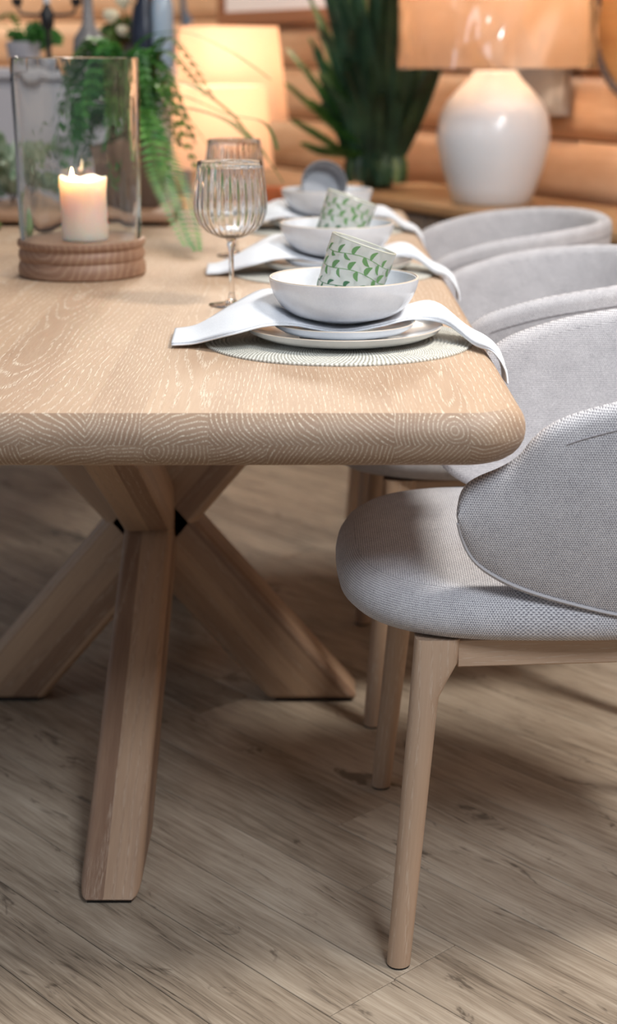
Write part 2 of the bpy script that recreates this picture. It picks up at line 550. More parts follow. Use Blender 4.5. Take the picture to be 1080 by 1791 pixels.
M_PRINTPAPER = simple('pale_print', srgb(238, 232, 234), 0.5)
M_BLACK = simple('black_iron', srgb(24, 24, 26), 0.45)
M_GREYV = glaze_mat('grey_vase_glaze', srgb(136, 132, 132), srgb(112, 108, 108), 0.5)
M_STONE = glaze_mat('grey_stoneware', srgb(150, 152, 156), srgb(124, 126, 130), 0.4)
M_STONEIN = glaze_mat('pale_stoneware', srgb(178, 178, 182), srgb(158, 158, 162), 0.35)
M_PETAL = simple('cream_petal', srgb(236, 226, 196), 0.7)
M_BLUEG = NT('pale_blue_glass').set(color=srgb(176, 196, 214), rough=0.15, trans=0.3).mat
M_NAVY = simple('navy_glaze', srgb(34, 40, 56), 0.35)
M_ROPE = simple('grey_rope', srgb(120, 106, 98), 0.85)
M_MIRROR = log_mat('woven_tan', srgb(224, 180, 120), srgb(190, 144, 92))
M_RUST = leaf_mat('rust_leaf', srgb(96, 54, 34), srgb(140, 84, 52), 0.2)
M_TERRA = simple('terracotta', srgb(186, 104, 62), 0.7)
M_WHITE_PL = simple('grey_plastic', srgb(172, 168, 166), 0.5)

# ------------------------------------------------------------------ the setting
TOP = 0.75
fl = finish('floor', box((-4.5, -1.0, -0.05), (4.5, 9.5, -0.003)), M_JOINT, smooth=False)
structure(fl)
PW, PL = 0.118, 1.22
pbm = box((-PL / 2 + 0.0006, -PW / 2 + 0.0006, -0.0045), (PL / 2 - 0.0006, PW / 2 - 0.0006, 0.0), 0.0007, 1)
plank0 = finish('plank', pbm, M_FLOOR, fl, smooth=False)
ang = math.radians(-47)
ux, uy = math.cos(ang), math.sin(ang)
vx, vy = -uy, ux
first = True
for j in range(-40, 60):
    sh = R.random() * PL
    for i in range(-8, 8):
        a = i * PL + sh; b = j * PW
        x = a * ux + b * vx; y = a * uy + b * vy + 2.5
        # visible trapezoid of floor, with a margin
        if not (0.75 < y < 5.15): continue
        lim = 0.24 * y + 0.85
        if abs(x) > lim: continue
        if first: o = plank0; first = False
        else: o = plank0.copy(); COL.objects.link(o); o.parent = fl
        o.location = (x, y, 0); o.rotation_euler = (0, 0, ang)

# log walls.  right wall runs away to the left
WU = Vector((-0.475, 0.88, 0)).normalized(); WN = Vector((0.88, 0.475, 0)).normalized()   # along, into the wall
WP = Vector((0.726, 5.357, 0))
SEAM0 = 0.872 - 0.21 * 4


def log_section(h, bulge):
    pts = []
    for k in range(9):
        t = -1 + 2 * k / 8
        pts.append((-bulge * math.sqrt(max(0.0, 1 - (abs(t) ** 2.6))), h / 2 + t * (h / 2 - 0.004)))
    return pts + [(0.09, h - 0.004), (0.09, 0.004)]


def log_wall(name, p, u, n, length, t0, mat, hmax=2.8):
    root = finish(name, box((t0, 0.03, 0), (t0 + length, 0.11, hmax)), M_CHINK, smooth=False)
    Mx = Matrix(((u.x, n.x, 0, p.x), (u.y, n.y, 0, p.y), (0, 0, 1, 0), (0, 0, 0, 1)))
    root.matrix_world = Mx
    structure(root)
    proto = None
    k = 0
    while True:
        z = SEAM0 + 0.21 * k
        if z > hmax - 0.1: break
        if proto is None:
            bm = prism([(q[0], q[1]) for q in log_section(0.21, 0.036)], 'x', -length / 2, length / 2)
            proto = o = finish('log', bm, mat, root)
        else:
            o = proto.copy(); COL.objects.link(o); o.parent = root
        o.location = (t0 + length / 2, 0.03, z)
        k += 1
    return root


wr = log_wall('wall_right', WP + WN * 0.03, WU, WN, 8.0, -5.2, M_LOG)
wb = log_wall('wall_back', Vector((0, 8.0, 0)), Vector((-1, 0, 0)), Vector((0, 1, 0)), 3.6, 0.62, M_LOG)

# ------------------------------------------------------------------ dining table
TX0, TX1, TY0, TY1 = -0.817, 0.257, 1.742, 4.2
TH = 0.066
table = thing('dining_table', 'long light oak dining table with thick rounded top and crossed beam base', 'table', (-0.28, 2.72, 0))
TO = Vector((-0.28, 2.72, 0))


def slab():
    bm = bmesh.new()
    r = 0.027; Rc = 0.075; rb = 0.034
    prof = []
    for k in range(7):                      # bottom edge up to the side
        a = -PI / 2 + k * PI / 2 / 6
        prof.append((0.040 * (1 - math.cos(a)), TOP - TH + rb + rb * math.sin(a)))
    for k in range(7):
        a = k * math.radians(58) / 6                # the round stops short: a soft arris round the flat top
        prof.append((r * (1 - math.cos(a)) * 1.3, TOP - r + r * math.sin(a) / math.sin(math.radians(58))))
    rings = []
    for ins, z in prof:
        ring = []
        x0, x1, y0, y1 = TX0 + ins, TX1 - ins, TY0 + ins, TY1 - ins
        rc = max(Rc - ins, 0.012)
        for (cx, cy, a0) in ((x1 - rc, y1 - rc, 0), (x0 + rc, y1 - rc, PI / 2), (x0 + rc, y0 + rc, PI), (x1 - rc, y0 + rc, 1.5 * PI)):
            for k in range(9):
                a = a0 + k * PI / 16
                ring.append(bm.verts.new((cx + rc * math.cos(a) - TO.x, cy + rc * math.sin(a) - TO.y, z)))
        rings.append(ring)
    n = len(rings[0])
    for A, B in zip(rings, rings[1:]):
        for k in range(n): bm.faces.new((A[k], A[(k + 1) % n], B[(k + 1) % n], B[k]))
    bm.faces.new(rings[0][::-1]); bm.faces.new(rings[-1])
    bmesh.ops.recalc_face_normals(bm, faces=bm.faces)
    return bm


topo = bpy.data.objects.new('tabletop', None); COL.objects.link(topo); topo.parent = table
# board seams read off the front edge (x in metres)
seams = [TX0 - 1, -0.735, -0.66, -0.57, -0.50, -0.415, -0.33, -0.255, -0.19, -0.115, -0.048, 0.012, 0.098, 0.185, TX1 + 1]
for k in range(len(seams) - 1):
    for layer in (0, 1):
        bm = slab()
        g = 0.00004
        cuts = [((seams[k] + g - TO.x, 0, 0), (-1, 0, 0)), ((seams[k + 1] - g - TO.x, 0, 0), (1, 0, 0)),
                ((0, 0, TOP - 0.034), (0, 0, -1) if layer else (0, 0, 1))]
        for co, no in cuts:
            geom = list(bm.verts) + list(bm.edges) + list(bm.faces)
            res = bmesh.ops.bisect_plane(bm, geom=geom, plane_co=co, plane_no=no, clear_outer=True)
            ed = [e for e in res['geom_cut'] if isinstance(e, bmesh.types.BMEdge)]
            if ed: bmesh.ops.holes_fill(bm, edges=ed, sides=0)
        cx = (max(seams[k], TX0) + min(seams[k + 1], TX1)) / 2 - TO.x
        zc = TOP - 0.017 if layer else TOP - 0.048
        bmesh.ops.translate(bm, verts=bm.verts, vec=(-cx, 0, -zc))
        o = finish('board', bm, M_TABLE, topo, sharp=20)
        o.location = (cx, 0, zc)

UND = TOP - TH
# beams across (in the X-Z plane) and along (in the Y-Z plane)
def beam(axis, s, off, wh, half):
    h = UND
    f0, f1 = s * off, -s * off
    z0 = 0.006
    poly = [(f0 - wh / 2, z0), (f0 + wh / 2, z0), (f1 + wh / 2, h), (f1 - wh / 2, h)]
    if axis == 'x':
        bm = prism(poly, 'y', -half, half, 0.011, 3); d = (f1 - f0, 0, h)
    else:
        bm = prism(poly, 'x', -half, half, 0.011, 3); d = (0, f1 - f0, h)
    o = framed('beam', bm, M_BASE, table, (0, 0, h / 2), d, (0, 1, 0) if axis == 'x' else (1, 0, 0))
    bm2 = box((f0 - wh / 2 + 0.012, -half + 0.012, 0.0), (f0 + wh / 2 - 0.012, half - 0.012, 0.007)) if axis == 'x' else \
        box((-half + 0.012, f0 - wh / 2 + 0.012, 0.0), (half - 0.012, f0 + wh / 2 - 0.012, 0.007))
    finish('foot_pad', bm2, M_GLIDE, table, smooth=False)
    return o


beam('x', 1, 0.289, 0.164, 0.05); beam('x', -1, 0.289, 0.164, 0.05)
beam('y', -1, 0.665, 0.205, 0.043); beam('y', 1, 0.665, 0.205, 0.043)

# ------------------------------------------------------------------ chairs
CHX = 0.370


def chair():
    root = thing('dining_chair', 'x', 'chair', (CHX, 2.07, 0), 0, 'grey upholstered tub dining chairs')
    # --- seat cushion
    bm = bmesh.new(); uvl = bm.loops.layers.uv.new('UVMap')
    N = 72
    def outline(k, ins):
        a = 2 * PI * k / N
        ca, sa = math.cos(a), math.sin(a)
        e = 2.0 / 3.0
        ex = abs(ca) ** e * (1 if ca > 0 else -1); ey = abs(sa) ** e * (1 if sa > 0 else -1)
        return (-0.066 + (0.266 - ins) * ex, 0.016 + (0.270 - ins) * ey)
    prof = [(0.03, 0.4415), (0.012, 0.4455), (0.003, 0.455), (0.0, 0.468), (0.003, 0.482), (0.012, 0.496), (0.026, 0.506), (0.05, 0.513), (0.085, 0.518), (0.13, 0.521), (0.18, 0.522), (0.225, 0.522)]
    rings = []; L = 0.0; lens = []
    for i, (ins, z) in enumerate(prof):
        if i: L += math.hypot(ins - prof[i - 1][0], z - prof[i - 1][1])
        lens.append(L)
        rings.append([bm.verts.new((*outline(k, ins), z)) for k in range(N)])
    per = 1.75
    for i in range(len(rings) - 1):
        for k in range(N):
            k2 = (k + 1) % N
            f = bm.faces.new((rings[i][k], rings[i][k2], rings[i + 1][k2], rings[i + 1][k]))
            planar = prof[i][0] >= 0.026 and i >= 6
            for lp, (ii, kk) in zip(f.loops, ((i, k), (i, k + 1), (i + 1, k + 1), (i + 1, k))):
                lp[uvl].uv = (lp.vert.co.y, lp.vert.co.x) if planar else (kk / N * per, lens[ii])
    f = bm.faces.new(rings[-1])
    for lp in f.loops: lp[uvl].uv = (lp.vert.co.y, lp.vert.co.x)
    bm.faces.new(rings[0][::-1])
    finish('seat', bm, M_FABRIC, root)
    # --- shell: wings and back in one curve
    ztop = [(-0.190, 0.616), (-0.187, 0.634), (-0.178, 0.649), (-0.162, 0.660), (-0.145, 0.668), (-0.127, 0.679), (-0.114, 0.692), (-0.104, 0.708), (-0.092, 0.721), (-0.066, 0.737), (-0.02, 0.753), (0.03, 0.766), (0.10, 0.778), (0.20, 0.790), (0.30, 0.797)]
    zbot = [(-0.190, 0.606), (-0.184, 0.576), (-0.170, 0.546), (-0.15, 0.528), (-0.11, 0.507), (-0.045, 0.487), (0.02, 0.472), (0.12, 0.462), (0.30, 0.455)]
    def plan(t):
        # t in [0,1] half curve: tip -> back
        if t < 0.42:
            f = t / 0.42
            return Vector((-0.190 + (0.05 + 0.190) * f, -(0.240 + 0.018 * math.sin(f * PI / 2))))
        a = (t - 0.42) / 0.58 * PI / 2
        return Vector((0.05 + 0.224 * max(0.0, math.sin(a)) ** 0.92, -0.258 * max(0.0, math.cos(a)) ** 0.86))
    half = []
    for i in range(41):
        t = i / 40
        t = t * t * (1.6 - 0.6 * t) if t < 1 else 1.0
        half.append(plan(t))
    pts = half + [Vector((p.x, -p.y)) for p in half[-2::-1]]
    bm = bmesh.new(); uvl = bm.loops.layers.uv.new('UVMap')
    rings = []; us = []; s = 0.0
    TT = 0.0165
    seam_pts = []; low_pts = []
    for i, p in enumerate(pts):
        a = pts[max(i - 1, 0)]; b = pts[min(i + 1, len(pts) - 1)]
        d = (b - a).normalized(); nrm = Vector((d.y, -d.x))     # outward (away from the seat)
        if nrm.dot(p - Vector((0.0, 0.0))) < 0: nrm = -nrm
        if i: s += (p - pts[i - 1]).length
        us.append(s)
        zt, zb = sinterp(ztop, p.x), sinterp(zbot, p.x)
        th = min(TT, (zt - zb) / 2 * 0.98)
        loop = []
        for k in range(8):
            q = PI * k / 7
            loop.append((th * math.cos(q), zt - th + th * math.sin(q)))
        for k in range(1, 8): loop.append((-th, zt - th + (zb - zt + 2 * th) * k / 8))
        for k in range(8):
            q = PI + PI * k / 7
            loop.append((th * math.cos(q), zb + th + th * math.sin(q)))
        for k in range(1, 8): loop.append((th, zb + th + (zt - zb - 2 * th) * k / 8))
        ring = []
        for nn, z in loop:
            hgt = (z - zb) / max(zt - zb, 1e-4)
            belly = 0.012 * math.sin(PI * max(0, min(1, hgt))) if nn > 0 else 0.006 * math.sin(PI * max(0, min(1, hgt)))
            o2 = nn + belly + 0.16 * (z - 0.62)
            ring.append(bm.verts.new((p.x + nrm.x * o2, p.y + nrm.y * o2, z)))
        rings.append(ring)
        def out(z):
            hgt = (z - zb) / max(zt - zb, 1e-4)
            o2 = th + 0.012 * math.sin(PI * hgt) + 0.16 * (z - 0.62) + 0.0004
            return Vector((p.x + nrm.x * o2, p.y + nrm.y * o2, z))
        if zt - zb > 0.235:
            seam_pts.append(out(zt - 0.030))
        if zt - zb > 0.03:
            low_pts.append(out(zb + min(0.010, (zt - zb) * 0.3)))
    n = len(rings[0])
    vl = []
    for k in range(n + 1): vl.append(k / n * 0.66)
    for i in range(len(rings) - 1):
        for k in range(n):
            k2 = (k + 1) % n
            f = bm.faces.new((rings[i][k], rings[i + 1][k], rings[i + 1][k2], rings[i][k2]))
            for lp in f.loops:
                c = lp.vert.co
                ii = i if lp.vert in (rings[i][k], rings[i][k2]) else i + 1
                lp[uvl].uv = (us[ii], c.z + (0.7 if k in range(7, 16) else 0))
    bm.faces.new(rings[0]); bm.faces.new(rings[-1][::-1])
    sh = finish('backrest', bm, M_FABRIC, root)
    bm = bmesh.new(); add_tube(bm, seam_pts, 0.0010, 6); finish('top_seam', bm, M_SEAM, sh)
    bm = bmesh.new(); add_tube(bm, low_pts, 0.0022, 6); finish('piping', bm, M_PIPING, sh)
    # --- legs: turned, with a bracket that runs into the side rail
    def leg(front, sy):
        if front: top = Vector((-0.217, sy * 0.212, 0.441)); foot = Vector((-0.252, sy * 0.260, 0.003))
        else: top = Vector((0.150, sy * 0.185, 0.441)); foot = Vector((0.225, sy * 0.225, 0.003))
        sgn = 1 if front else -1
        bm = bmesh.new(); rings = []
        nseg = 26
        for i in range(nseg + 1):
            f = i / nseg
            f = f ** 0.8 if f > 0 else 0
            p = top.lerp(foot, f)
            r = 0.0190 - 0.0035 * f
            ext = 0.0
            dz = 0.441 - p.z
            ry = r * 1.0
            if dz < 0.040: ext = 0.019
            elif dz < 0.085: ext = 0.019 * (1 - math.sin((dz - 0.040) / 0.045 * PI / 2))
            ring = []
            sq = max(0.0, 1 - dz / 0.10)
            e = 1.0 - 0.45 * sq
            for k in range(20):
                a = 2 * PI * k / 20
                ca, sa = math.cos(a), math.sin(a)
                cx = abs(ca) ** e * (1 if ca > 0 else -1); sx = abs(sa) ** e * (1 if sa > 0 else -1)
                x = r * cx + (ext if ca * sgn > 0.01 else 0) * sgn * min(1, abs(cx) * 1.6)
                ring.append(bm.verts.new((p.x + x, p.y + ry * sx, p.z)))
            rings.append(ring)
        for A, B in zip(rings, rings[1:]):
            for k in range(20): bm.faces.new((A[k], A[(k + 1) % 20], B[(k + 1) % 20], B[k]))
        bm.faces.new(rings[0]); bm.faces.new(rings[-1][::-1])
        lo = framed('leg', bm, M_LEG, root, top, foot - top, (1, 0, 0))
        g = lathe([(0, 0), (0.0148, 0), (0.0148, 0.004), (0, 0.004)], 20, (foot.x, foot.y, 0))
        bmesh.ops.transform(g, matrix=FRAME[lo.name].inverted(), verts=g.verts)
        finish('glide', g, M_GLIDE, lo)
    for fr in (True, False):
        for sy in (-1, 1): leg(fr, sy)
    for sy in (-1, 1):
        y0, y1 = sy * 0.213, sy * 0.187
        bm = bmesh.new()
        vs_ = []
        for (x, y) in ((-0.183, y0), (0.135, y1)):
            for dy, z in ((-0.011, 0.402), (0.011, 0.402), (0.011, 0.440), (-0.011, 0.440)):
                vs_.append(bm.verts.new((x, y + dy, z)))
        for k in range(4): bm.faces.new((vs_[k], vs_[(k + 1) % 4], vs_[4 + (k + 1) % 4], vs_[4 + k]))
        bm.faces.new(vs_[:4]); bm.faces.new(vs_[4:][::-1])
        bmesh.ops.bevel(bm, geom=list(bm.edges), offset=0.002, segments=1, affect='EDGES')
        framed('side_rail', bm, M_LEG, root, (0, y0, 0.42), (1, (y1 - y0) / 0.31, 0))
    framed('front_rail', box((-0.222, -0.19, 0.402), (-0.202, 0.19, 0.436), 0.002, 1), M_LEG, root, (-0.212, 0, 0.42), (0, 1, 0))
    framed('rear_rail', box((0.14, -0.168, 0.402), (0.16, 0.168, 0.436), 0.002, 1), M_LEG, root, (0.15, 0, 0.42), (0, 1, 0))
    return root


ch = chair()
ch['label'] = 'nearest grey tub chair, whole seat and wooden leg in view beside table corner'
dup(ch, (CHX - 0.005, 2.83, 0), 'middle grey tub chair between the nearest and the farthest chair')
dup(ch, (CHX - 0.008, 3.60, 0), 'farthest grey tub chair in front of the white jar lamp')


# ------------------------------------------------------------------ place settings
def placemat_bm():
    prof = [(0.0, 0.0), (0.191, 0.0)]
    pitch = 0.0058
    n = 33
    for i in range(n, 0, -1):
        r = i * pitch
        for f in (0.95, 0.72, 0.45, 0.18):
            rr = r - pitch * (1 - f)
            prof.append((rr, 0.0016 + 0.0022 * math.sin(PI * f)))
    prof.append((0.0, 0.003))
    return lathe(prof, 128)


def plate_bm(r, h, foot):
    t = 0.005
    return lathe([(0, 0.002), (foot * 0.86, 0.002), (foot * 0.9, 0), (foot, 0), (foot * 1.04, 0.003), (r * 0.86, h * 0.32), (r * 0.965, h * 0.66), (r - 0.001, h * 0.93),
                  (r, h - 0.0008), (r - 0.0012, h), (r - 0.004, h - 0.001),
                  (r * 0.94, h * 0.66 + 0.003), (r * 0.84, h * 0.32 + t), (foot, t + 0.001), (0, t)], 72)


def rim_bm(r, z, t):
    bm = bmesh.new()
    pts = [(r * math.cos(2 * PI * k / 72), r * math.sin(2 * PI * k / 72), z) for k in range(73)]
    add_tube(bm, pts, t, 6, cap=False)
    bmesh.ops.remove_doubles(bm, verts=bm.verts, dist=1e-5)
    return bm


def bowl_bm(r, h, foot):
    def q(t): return foot + (r - foot) * math.sin(t * PI / 2) ** 0.8, h * (1 - math.cos(t * PI / 2)) ** 0.92
    prof = [(0, 0.003), (foot * 0.85, 0.003), (foot * 0.88, 0.0), (foot, 0.0)]
    for k in range(1, 13):
        rr, z = q(k / 12 * 0.93)
        prof.append((rr, z + 0.003))
    rt, zt = prof[-1]
    sc_r = r / rt; 
    prof = [(p[0] * (1 + (sc_r - 1) * max(0, (p[0] - foot) / (rt - foot))) if p[0] > foot else p[0], p[1] * h / zt) for p in prof]
    inner = []
    for a, b in prof[4:][::-1]:
        inner.append((max(a - 0.0055, 0.002), b + (0.003 if b < h * 0.8 else 0.0)))
    inner[0] = (prof[-1][0] - 0.0045, h - 0.0006)
    prof.append((prof[-1][0] - 0.0016, h + 0.0006))
    return lathe(prof + inner + [(0, 0.0085)], 80)


def tumbler(name, label):
    root = thing(name, label, 'tumbler', (0, 0, 0), 0, 'leaf printed glass tumblers in the bowls')
    r0, r1, h = 0.0440, 0.0478, 0.0885
    bm = lathe([(0, 0), (r0 - 0.004, 0), (r0, 0.004), (r1, h - 0.001), (r1 - 0.0014, h), (r1 - 0.0028, h - 0.001), (r0 - 0.003, 0.010), (r0 - 0.008, 0.008), (0, 0.008)], 64)
    finish('glass_body', bm, M_TUMBLER, root)
    finish('rim', rim_bm(r1 - 0.0013, h, 0.0012), M_TUMRIM, root)
    # printed vines: stems and leaves lying on the outside
    def on(u, z):
        a = u / r1
        r = r0 + (r1 - r0) * z / h + 0.0005
        return Vector((r * math.cos(a), r * math.sin(a), z))
    rr = random.Random(5)
    for mat, rows in ((M_PRINT, (0.070, 0.048)), (M_PRINT2, (0.024,))):
        bm = bmesh.new()
        for zr in rows:
            circ = 2 * PI * r1
            pr = None
            for i in range(61):
                u = circ * i / 60
                z = zr + 0.0035 * math.sin(u * 6 / r1 / 2)
                if pr is not None:
                    a, b = pr
                    bm.faces.new([bm.verts.new(on(a, b - 0.0005)), bm.verts.new(on(u, z - 0.0005)), bm.verts.new(on(u, z + 0.0005)), bm.verts.new(on(a, b + 0.0005))])
                pr = (u, z)
            nl = 24
            for k in range(nl):
                u0 = circ * (k + rr.uniform(-0.25, 0.25)) / nl
                sgn = 1 if k % 2 else -1
                L = rr.uniform(0.0095, 0.0165); Wd = L * rr.uniform(0.22, 0.34)
                th = rr.uniform(0.45, 1.25) * sgn
                zc = zr + 0.0035 * math.sin(u0 * 6 / r1 / 2)
                du, dz = math.cos(th), math.sin(th)
                loop = []
                for q in range(12):
                    t = q / 12 * 2 * PI
                    al = L / 2 * (1 - math.cos(t)); g = al / L
                    wd = Wd * math.sin(t) * (1.15 - 0.75 * g)
                    bend = 0.0022 * math.sin(PI * g) * sgn
                    loop.append(bm.verts.new(on(u0 + al * du - (wd + bend) * dz, zc + al * dz + (wd + bend) * du)))
                bm.faces.new(loop)
        finish('leaf_print', bm, mat, root)
    return root


NEAR = [(-0.234, -0.058, .004), (-0.20, -0.062, .006), (-0.150, -0.092, .026), (-0.105, -0.082, .037), (-0.065, -0.062, .0325), (0, -0.055, .0222), (0.055, -0.048, .0285), (0.108, -0.010, .0345), (0.15, -0.022, .030), (0.186, -0.08, .007), (0.207, -0.12, .003), (0.2215, -0.142, -.014), (0.2245, -0.152, -.032)]
FAR = [(-0.238, 0.055, .005), (-0.205, 0.075, .010), (-0.155, 0.10, .034), (-0.10, 0.115, .052), (-0.055, 0.060, .0290), (0, 0.045, .0222), (0.055, 0.045, .0290), (0.098, 0.062, .037), (0.140, 0.052, .042), (0.18, 0.022, .014), (0.206, -0.04, .004), (0.2215, -0.075, -.013), (0.2250, -0.088, -.036)]


def napkin_sheet(shift_near, dz, seed, n=70, m=12, trim=0.0):
    rr = random.Random(seed)
    A = catmull(NEAR, n); B = catmull(FAR, n)
    bm = bmesh.new(); g = []
    for i in range(n):
        row = []
        for j in range(m):
            f = j / (m - 1)
            a, b = A[i].copy(), B[i].copy()
            d = (a - b)
            if d.length > 0: a = a + d.normalized() * shift_near
            p = a.lerp(b, f)
            end = min(1, i / 8, (n - 1 - i) / 8)
            mid = math.exp(-((p.x - 0.005) / 0.085) ** 4)
            p.z += dz + (0.007 * math.sin(f * PI) * end + 0.0028 * math.sin(f * 9 + i * 0.23 + seed) * end) * (1 - mid) - (0.002 * math.sin(f * PI) if 0 < p.x < 0.1 else 0)
            row.append(bm.verts.new(p))
        g.append(row)
    for i in range(n - 1):
        for j in range(m - 1):
            bm.faces.new((g[i][j], g[i + 1][j], g[i + 1][j + 1], g[i][j + 1]))
    return bm


def napkin(label):
    root = thing('napkin', label, 'napkin', (0, 0, 0), 0, 'white linen napkins under the bowls')
    for nm, sh, dz, sd in (('upper_fold', 0.0, 0.0035, 1), ('under_fold', 0.0030, 0.0010, 1)):
        o = finish(nm, napkin_sheet(sh, dz, sd), M_NAPKIN, root)
        md = o.modifiers.new('cloth', 'SOLIDIFY'); md.thickness = 0.0022; md.offset = 0
    return root


mat0 = finish('placemat', placemat_bm(), M_MAT)
plate0 = thing('dinner_plate', 'x', 'plate', group='white dinner plates on the round mats')
finish('plate_body', plate_bm(0.141, 0.021, 0.090), M_GLAZE2, plate0); finish('rim', rim_bm(0.140, 0.0206, 0.0009), M_RIM, plate0)
side0 = thing('side_plate', 'x', 'plate', group='white side plates under the bowls')
finish('plate_body', plate_bm(0.102, 0.019, 0.062), M_GLAZE, side0); finish('rim', rim_bm(0.101, 0.0186, 0.0009), M_RIM, side0)
bowl0 = thing('bowl', 'x', 'bowl', group='white bowls on the plates')
finish('bowl_body', bowl_bm(0.106, 0.059, 0.046), M_GLAZE, bowl0); finish('rim', rim_bm(0.1042, 0.0592, 0.0014), M_RIM, bowl0)
nap0 = napkin('x')
tag(mat0, 'x', 'placemat', 'round woven placemats')

SET = [(0.043, 2.225), (0.046, 2.955), (0.036, 3.70)]
WHO = ['nearest', 'second nearest', 'farthest']
ITEMS = [(mat0, 0.0003, 'round woven cream placemat of the {} place setting, lying on oak table'),
         (plate0, 0.0042, 'large white dinner plate on the {} round placemat, small plate on it'),
         (side0, 0.0112, 'small white side plate under the bowl of the {} place setting'),
         (nap0, 0.0, 'white linen napkin draped under the {} bowl and over the table edge'),
         (bowl0, 0.0325, None)]
BOWL_L = ['white glazed bowl nearest the table corner, leafy tumbler sharply seen inside', 'white glazed bowl of the middle place setting, holding blurred leafy tumbler',
          'white bowl farthest along the table, with a grey cup in it']
for i, (sx, sy) in enumerate(SET):
    for o0, dz, lab in ITEMS:
        lb = BOWL_L[i] if lab is None else lab.format(WHO[i])
        loc = (sx + (0.007 if o0 in (plate0, side0, bowl0) else 0), sy, TOP + dz)
        if i == 0: o0.location = loc; o0['label'] = lb
        else: dup(o0, loc, lb, group=o0['group'])

tum = tumbler('tumbler', 'sharp clear tumbler with green leaf print tilted in the nearest bowl')
tum.location = (SET[0][0] + 0.0065, SET[0][1] - 0.008, TOP + 0.0555)
tum.rotation_euler = (math.radians(-2), math.radians(19), math.radians(0))
t2 = copy_tree(tum); t2['label'] = 'blurred clear tumbler with green leaf print tilted in the middle bowl'
t2.location = (SET[1][0] + 0.0065, SET[1][1] - 0.008, TOP + 0.0555)

cup = thing('cup', 'small grey stoneware cup lying in the farthest bowl, its mouth to the front', 'cup')
bm = lathe([(0, 0), (0.040, 0), (0.046, 0.006), (0.053, 0.075), (0.0515, 0.0765), (0.050, 0.075), (0.042, 0.009), (0, 0.007)], 48)
finish('cup_body', bm, M_STONE, cup); finish('glazed_inside', lathe([(0.0485, 0.068), (0.0415, 0.0108), (0, 0.0098), (0, 0.0092), (0.042, 0.0100), (0.0492, 0.068)], 48), M_STONEIN, cup)
cup.rotation_euler = (math.radians(78), 0, math.radians(6))
cup.location = (SET[2][0] - 0.008, SET[2][1] + 0.030, TOP + 0.092)


# ------------------------------------------------------------------ wine glasses
def wine_glass(label):
    root = thing('wine_glass', label, 'glass', group='ribbed wine glasses')
    finish('foot', lathe([(0, 0), (0.036, 0), (0.0375, 0.0012), (0.036, 0.0028), (0.012, 0.0055), (0.0062, 0.010), (0.0045, 0.02), (0, 0.02)], 48), M_CRYSTAL, root)
    finish('stem', lathe([(0, 0.0202), (0.0045, 0.0202), (0.004, 0.05), (0.0042, 0.085), (0.0072, 0.098), (0.0060, 0.1035), (0.0095, 0.1075), (0, 0.1075)], 16), M_CRYSTAL, root)
    outer = [(0, 0.1077), (0.0102, 0.1077), (0.022, 0.1105), (0.040, 0.119), (0.052, 0.132), (0.0585, 0.149), (0.0595, 0.165), (0.0572, 0.190), (0.0532, 0.219), (0.0518, 0.2295)]
    inner = [(0.0505, 0.2300), (0.0498, 0.2285), (0.0510, 0.219), (0.0548, 0.190), (0.0570, 0.165), (0.056, 0.150), (0.0495, 0.134), (0.038, 0.1225), (0.020, 0.1140), (0, 0.1125)]
    no = len(outer)
    def fr(a, r, z, i):
        if i >= no and 0.118 < z < 0.222:
            k = min(1, (z - 0.118) / 0.01, (0.222 - z) / 0.03)
            return r - 0.0011 * k * (0.5 + 0.5 * math.cos(a * 28)), z
        return r, z
    finish('glass_bowl', lathe(outer + inner, 168, fr=fr), M_CRYSTAL, root)
    return root


g1 = wine_glass('nearer ribbed wine glass, standing just left of the nearest place setting')
g1.location = (-0.125, 2.555, TOP + 0.0004)
dup(g1, (-0.148, 3.20, TOP + 0.0004), 'farther ribbed wine glass, mostly hidden behind the nearer one')

# ------------------------------------------------------------------ hurricane with candle
HX, HY = -0.420, 2.93
hb = thing('candle_stand', 'round turned wooden stand with a groove, under the glass cylinder', 'stand', (HX, HY, TOP + 0.0004))
pr = [(0, 0.0), (0.112, 0.0), (0.1165, 0.003), (0.118, 0.012), (0.1165, 0.022), (0.1135, 0.027), (0.1125, 0.029), (0.1150, 0.032), (0.1165, 0.038), (0.1150, 0.046), (0.1120, 0.050), (0.1125, 0.052), (0.1165, 0.055), (0.1180, 0.060), (0.1165, 0.0655), (0.112, 0.067), (0, 0.067)]
finish('turned_base', lathe(pr[:9] + pr[9:11] + pr[11:], 96), M_WOODBASE, hb)
GB = TOP + 0.0679
hur = bpy.data.objects.new('tmp', None)
bm = bmesh.new()
def frh(a, r, z, i):
    v = mnoise.noise(Vector((math.cos(a) * 1.6, math.sin(a) * 1.6, z * 9 + (0 if i < 13 else 40)))) * 0.0016
    v += mnoise.noise(Vector((math.cos(a) * 5, math.sin(a) * 5, z * 22 + (0 if i < 13 else 70)))) * 0.0006
    return r + v, z
HT = 0.318
oz = [HT * k / 12 for k in range(13)]
prof = [(0.1115 + 0.003 * (z / HT), z) for z in oz] + [(0.1125, HT + 0.0015)] + [(0.1078 + 0.003 * (z / HT), max(z, 0.0)) for z in oz[::-1]]
rings = add_lathe(bm, prof, 96, fr=frh)
for k in range(96): bm.faces.new((rings[-1][k], rings[-1][(k + 1) % 96], rings[0][(k + 1) % 96], rings[0][k]))
hu = finish('hurricane_glass', bm, M_GLASS)
hu.location = (HX, HY, GB)
tag(hu, 'tall clear handmade glass cylinder around the lit candle', 'glass')
bpy.data.objects.remove(hur)

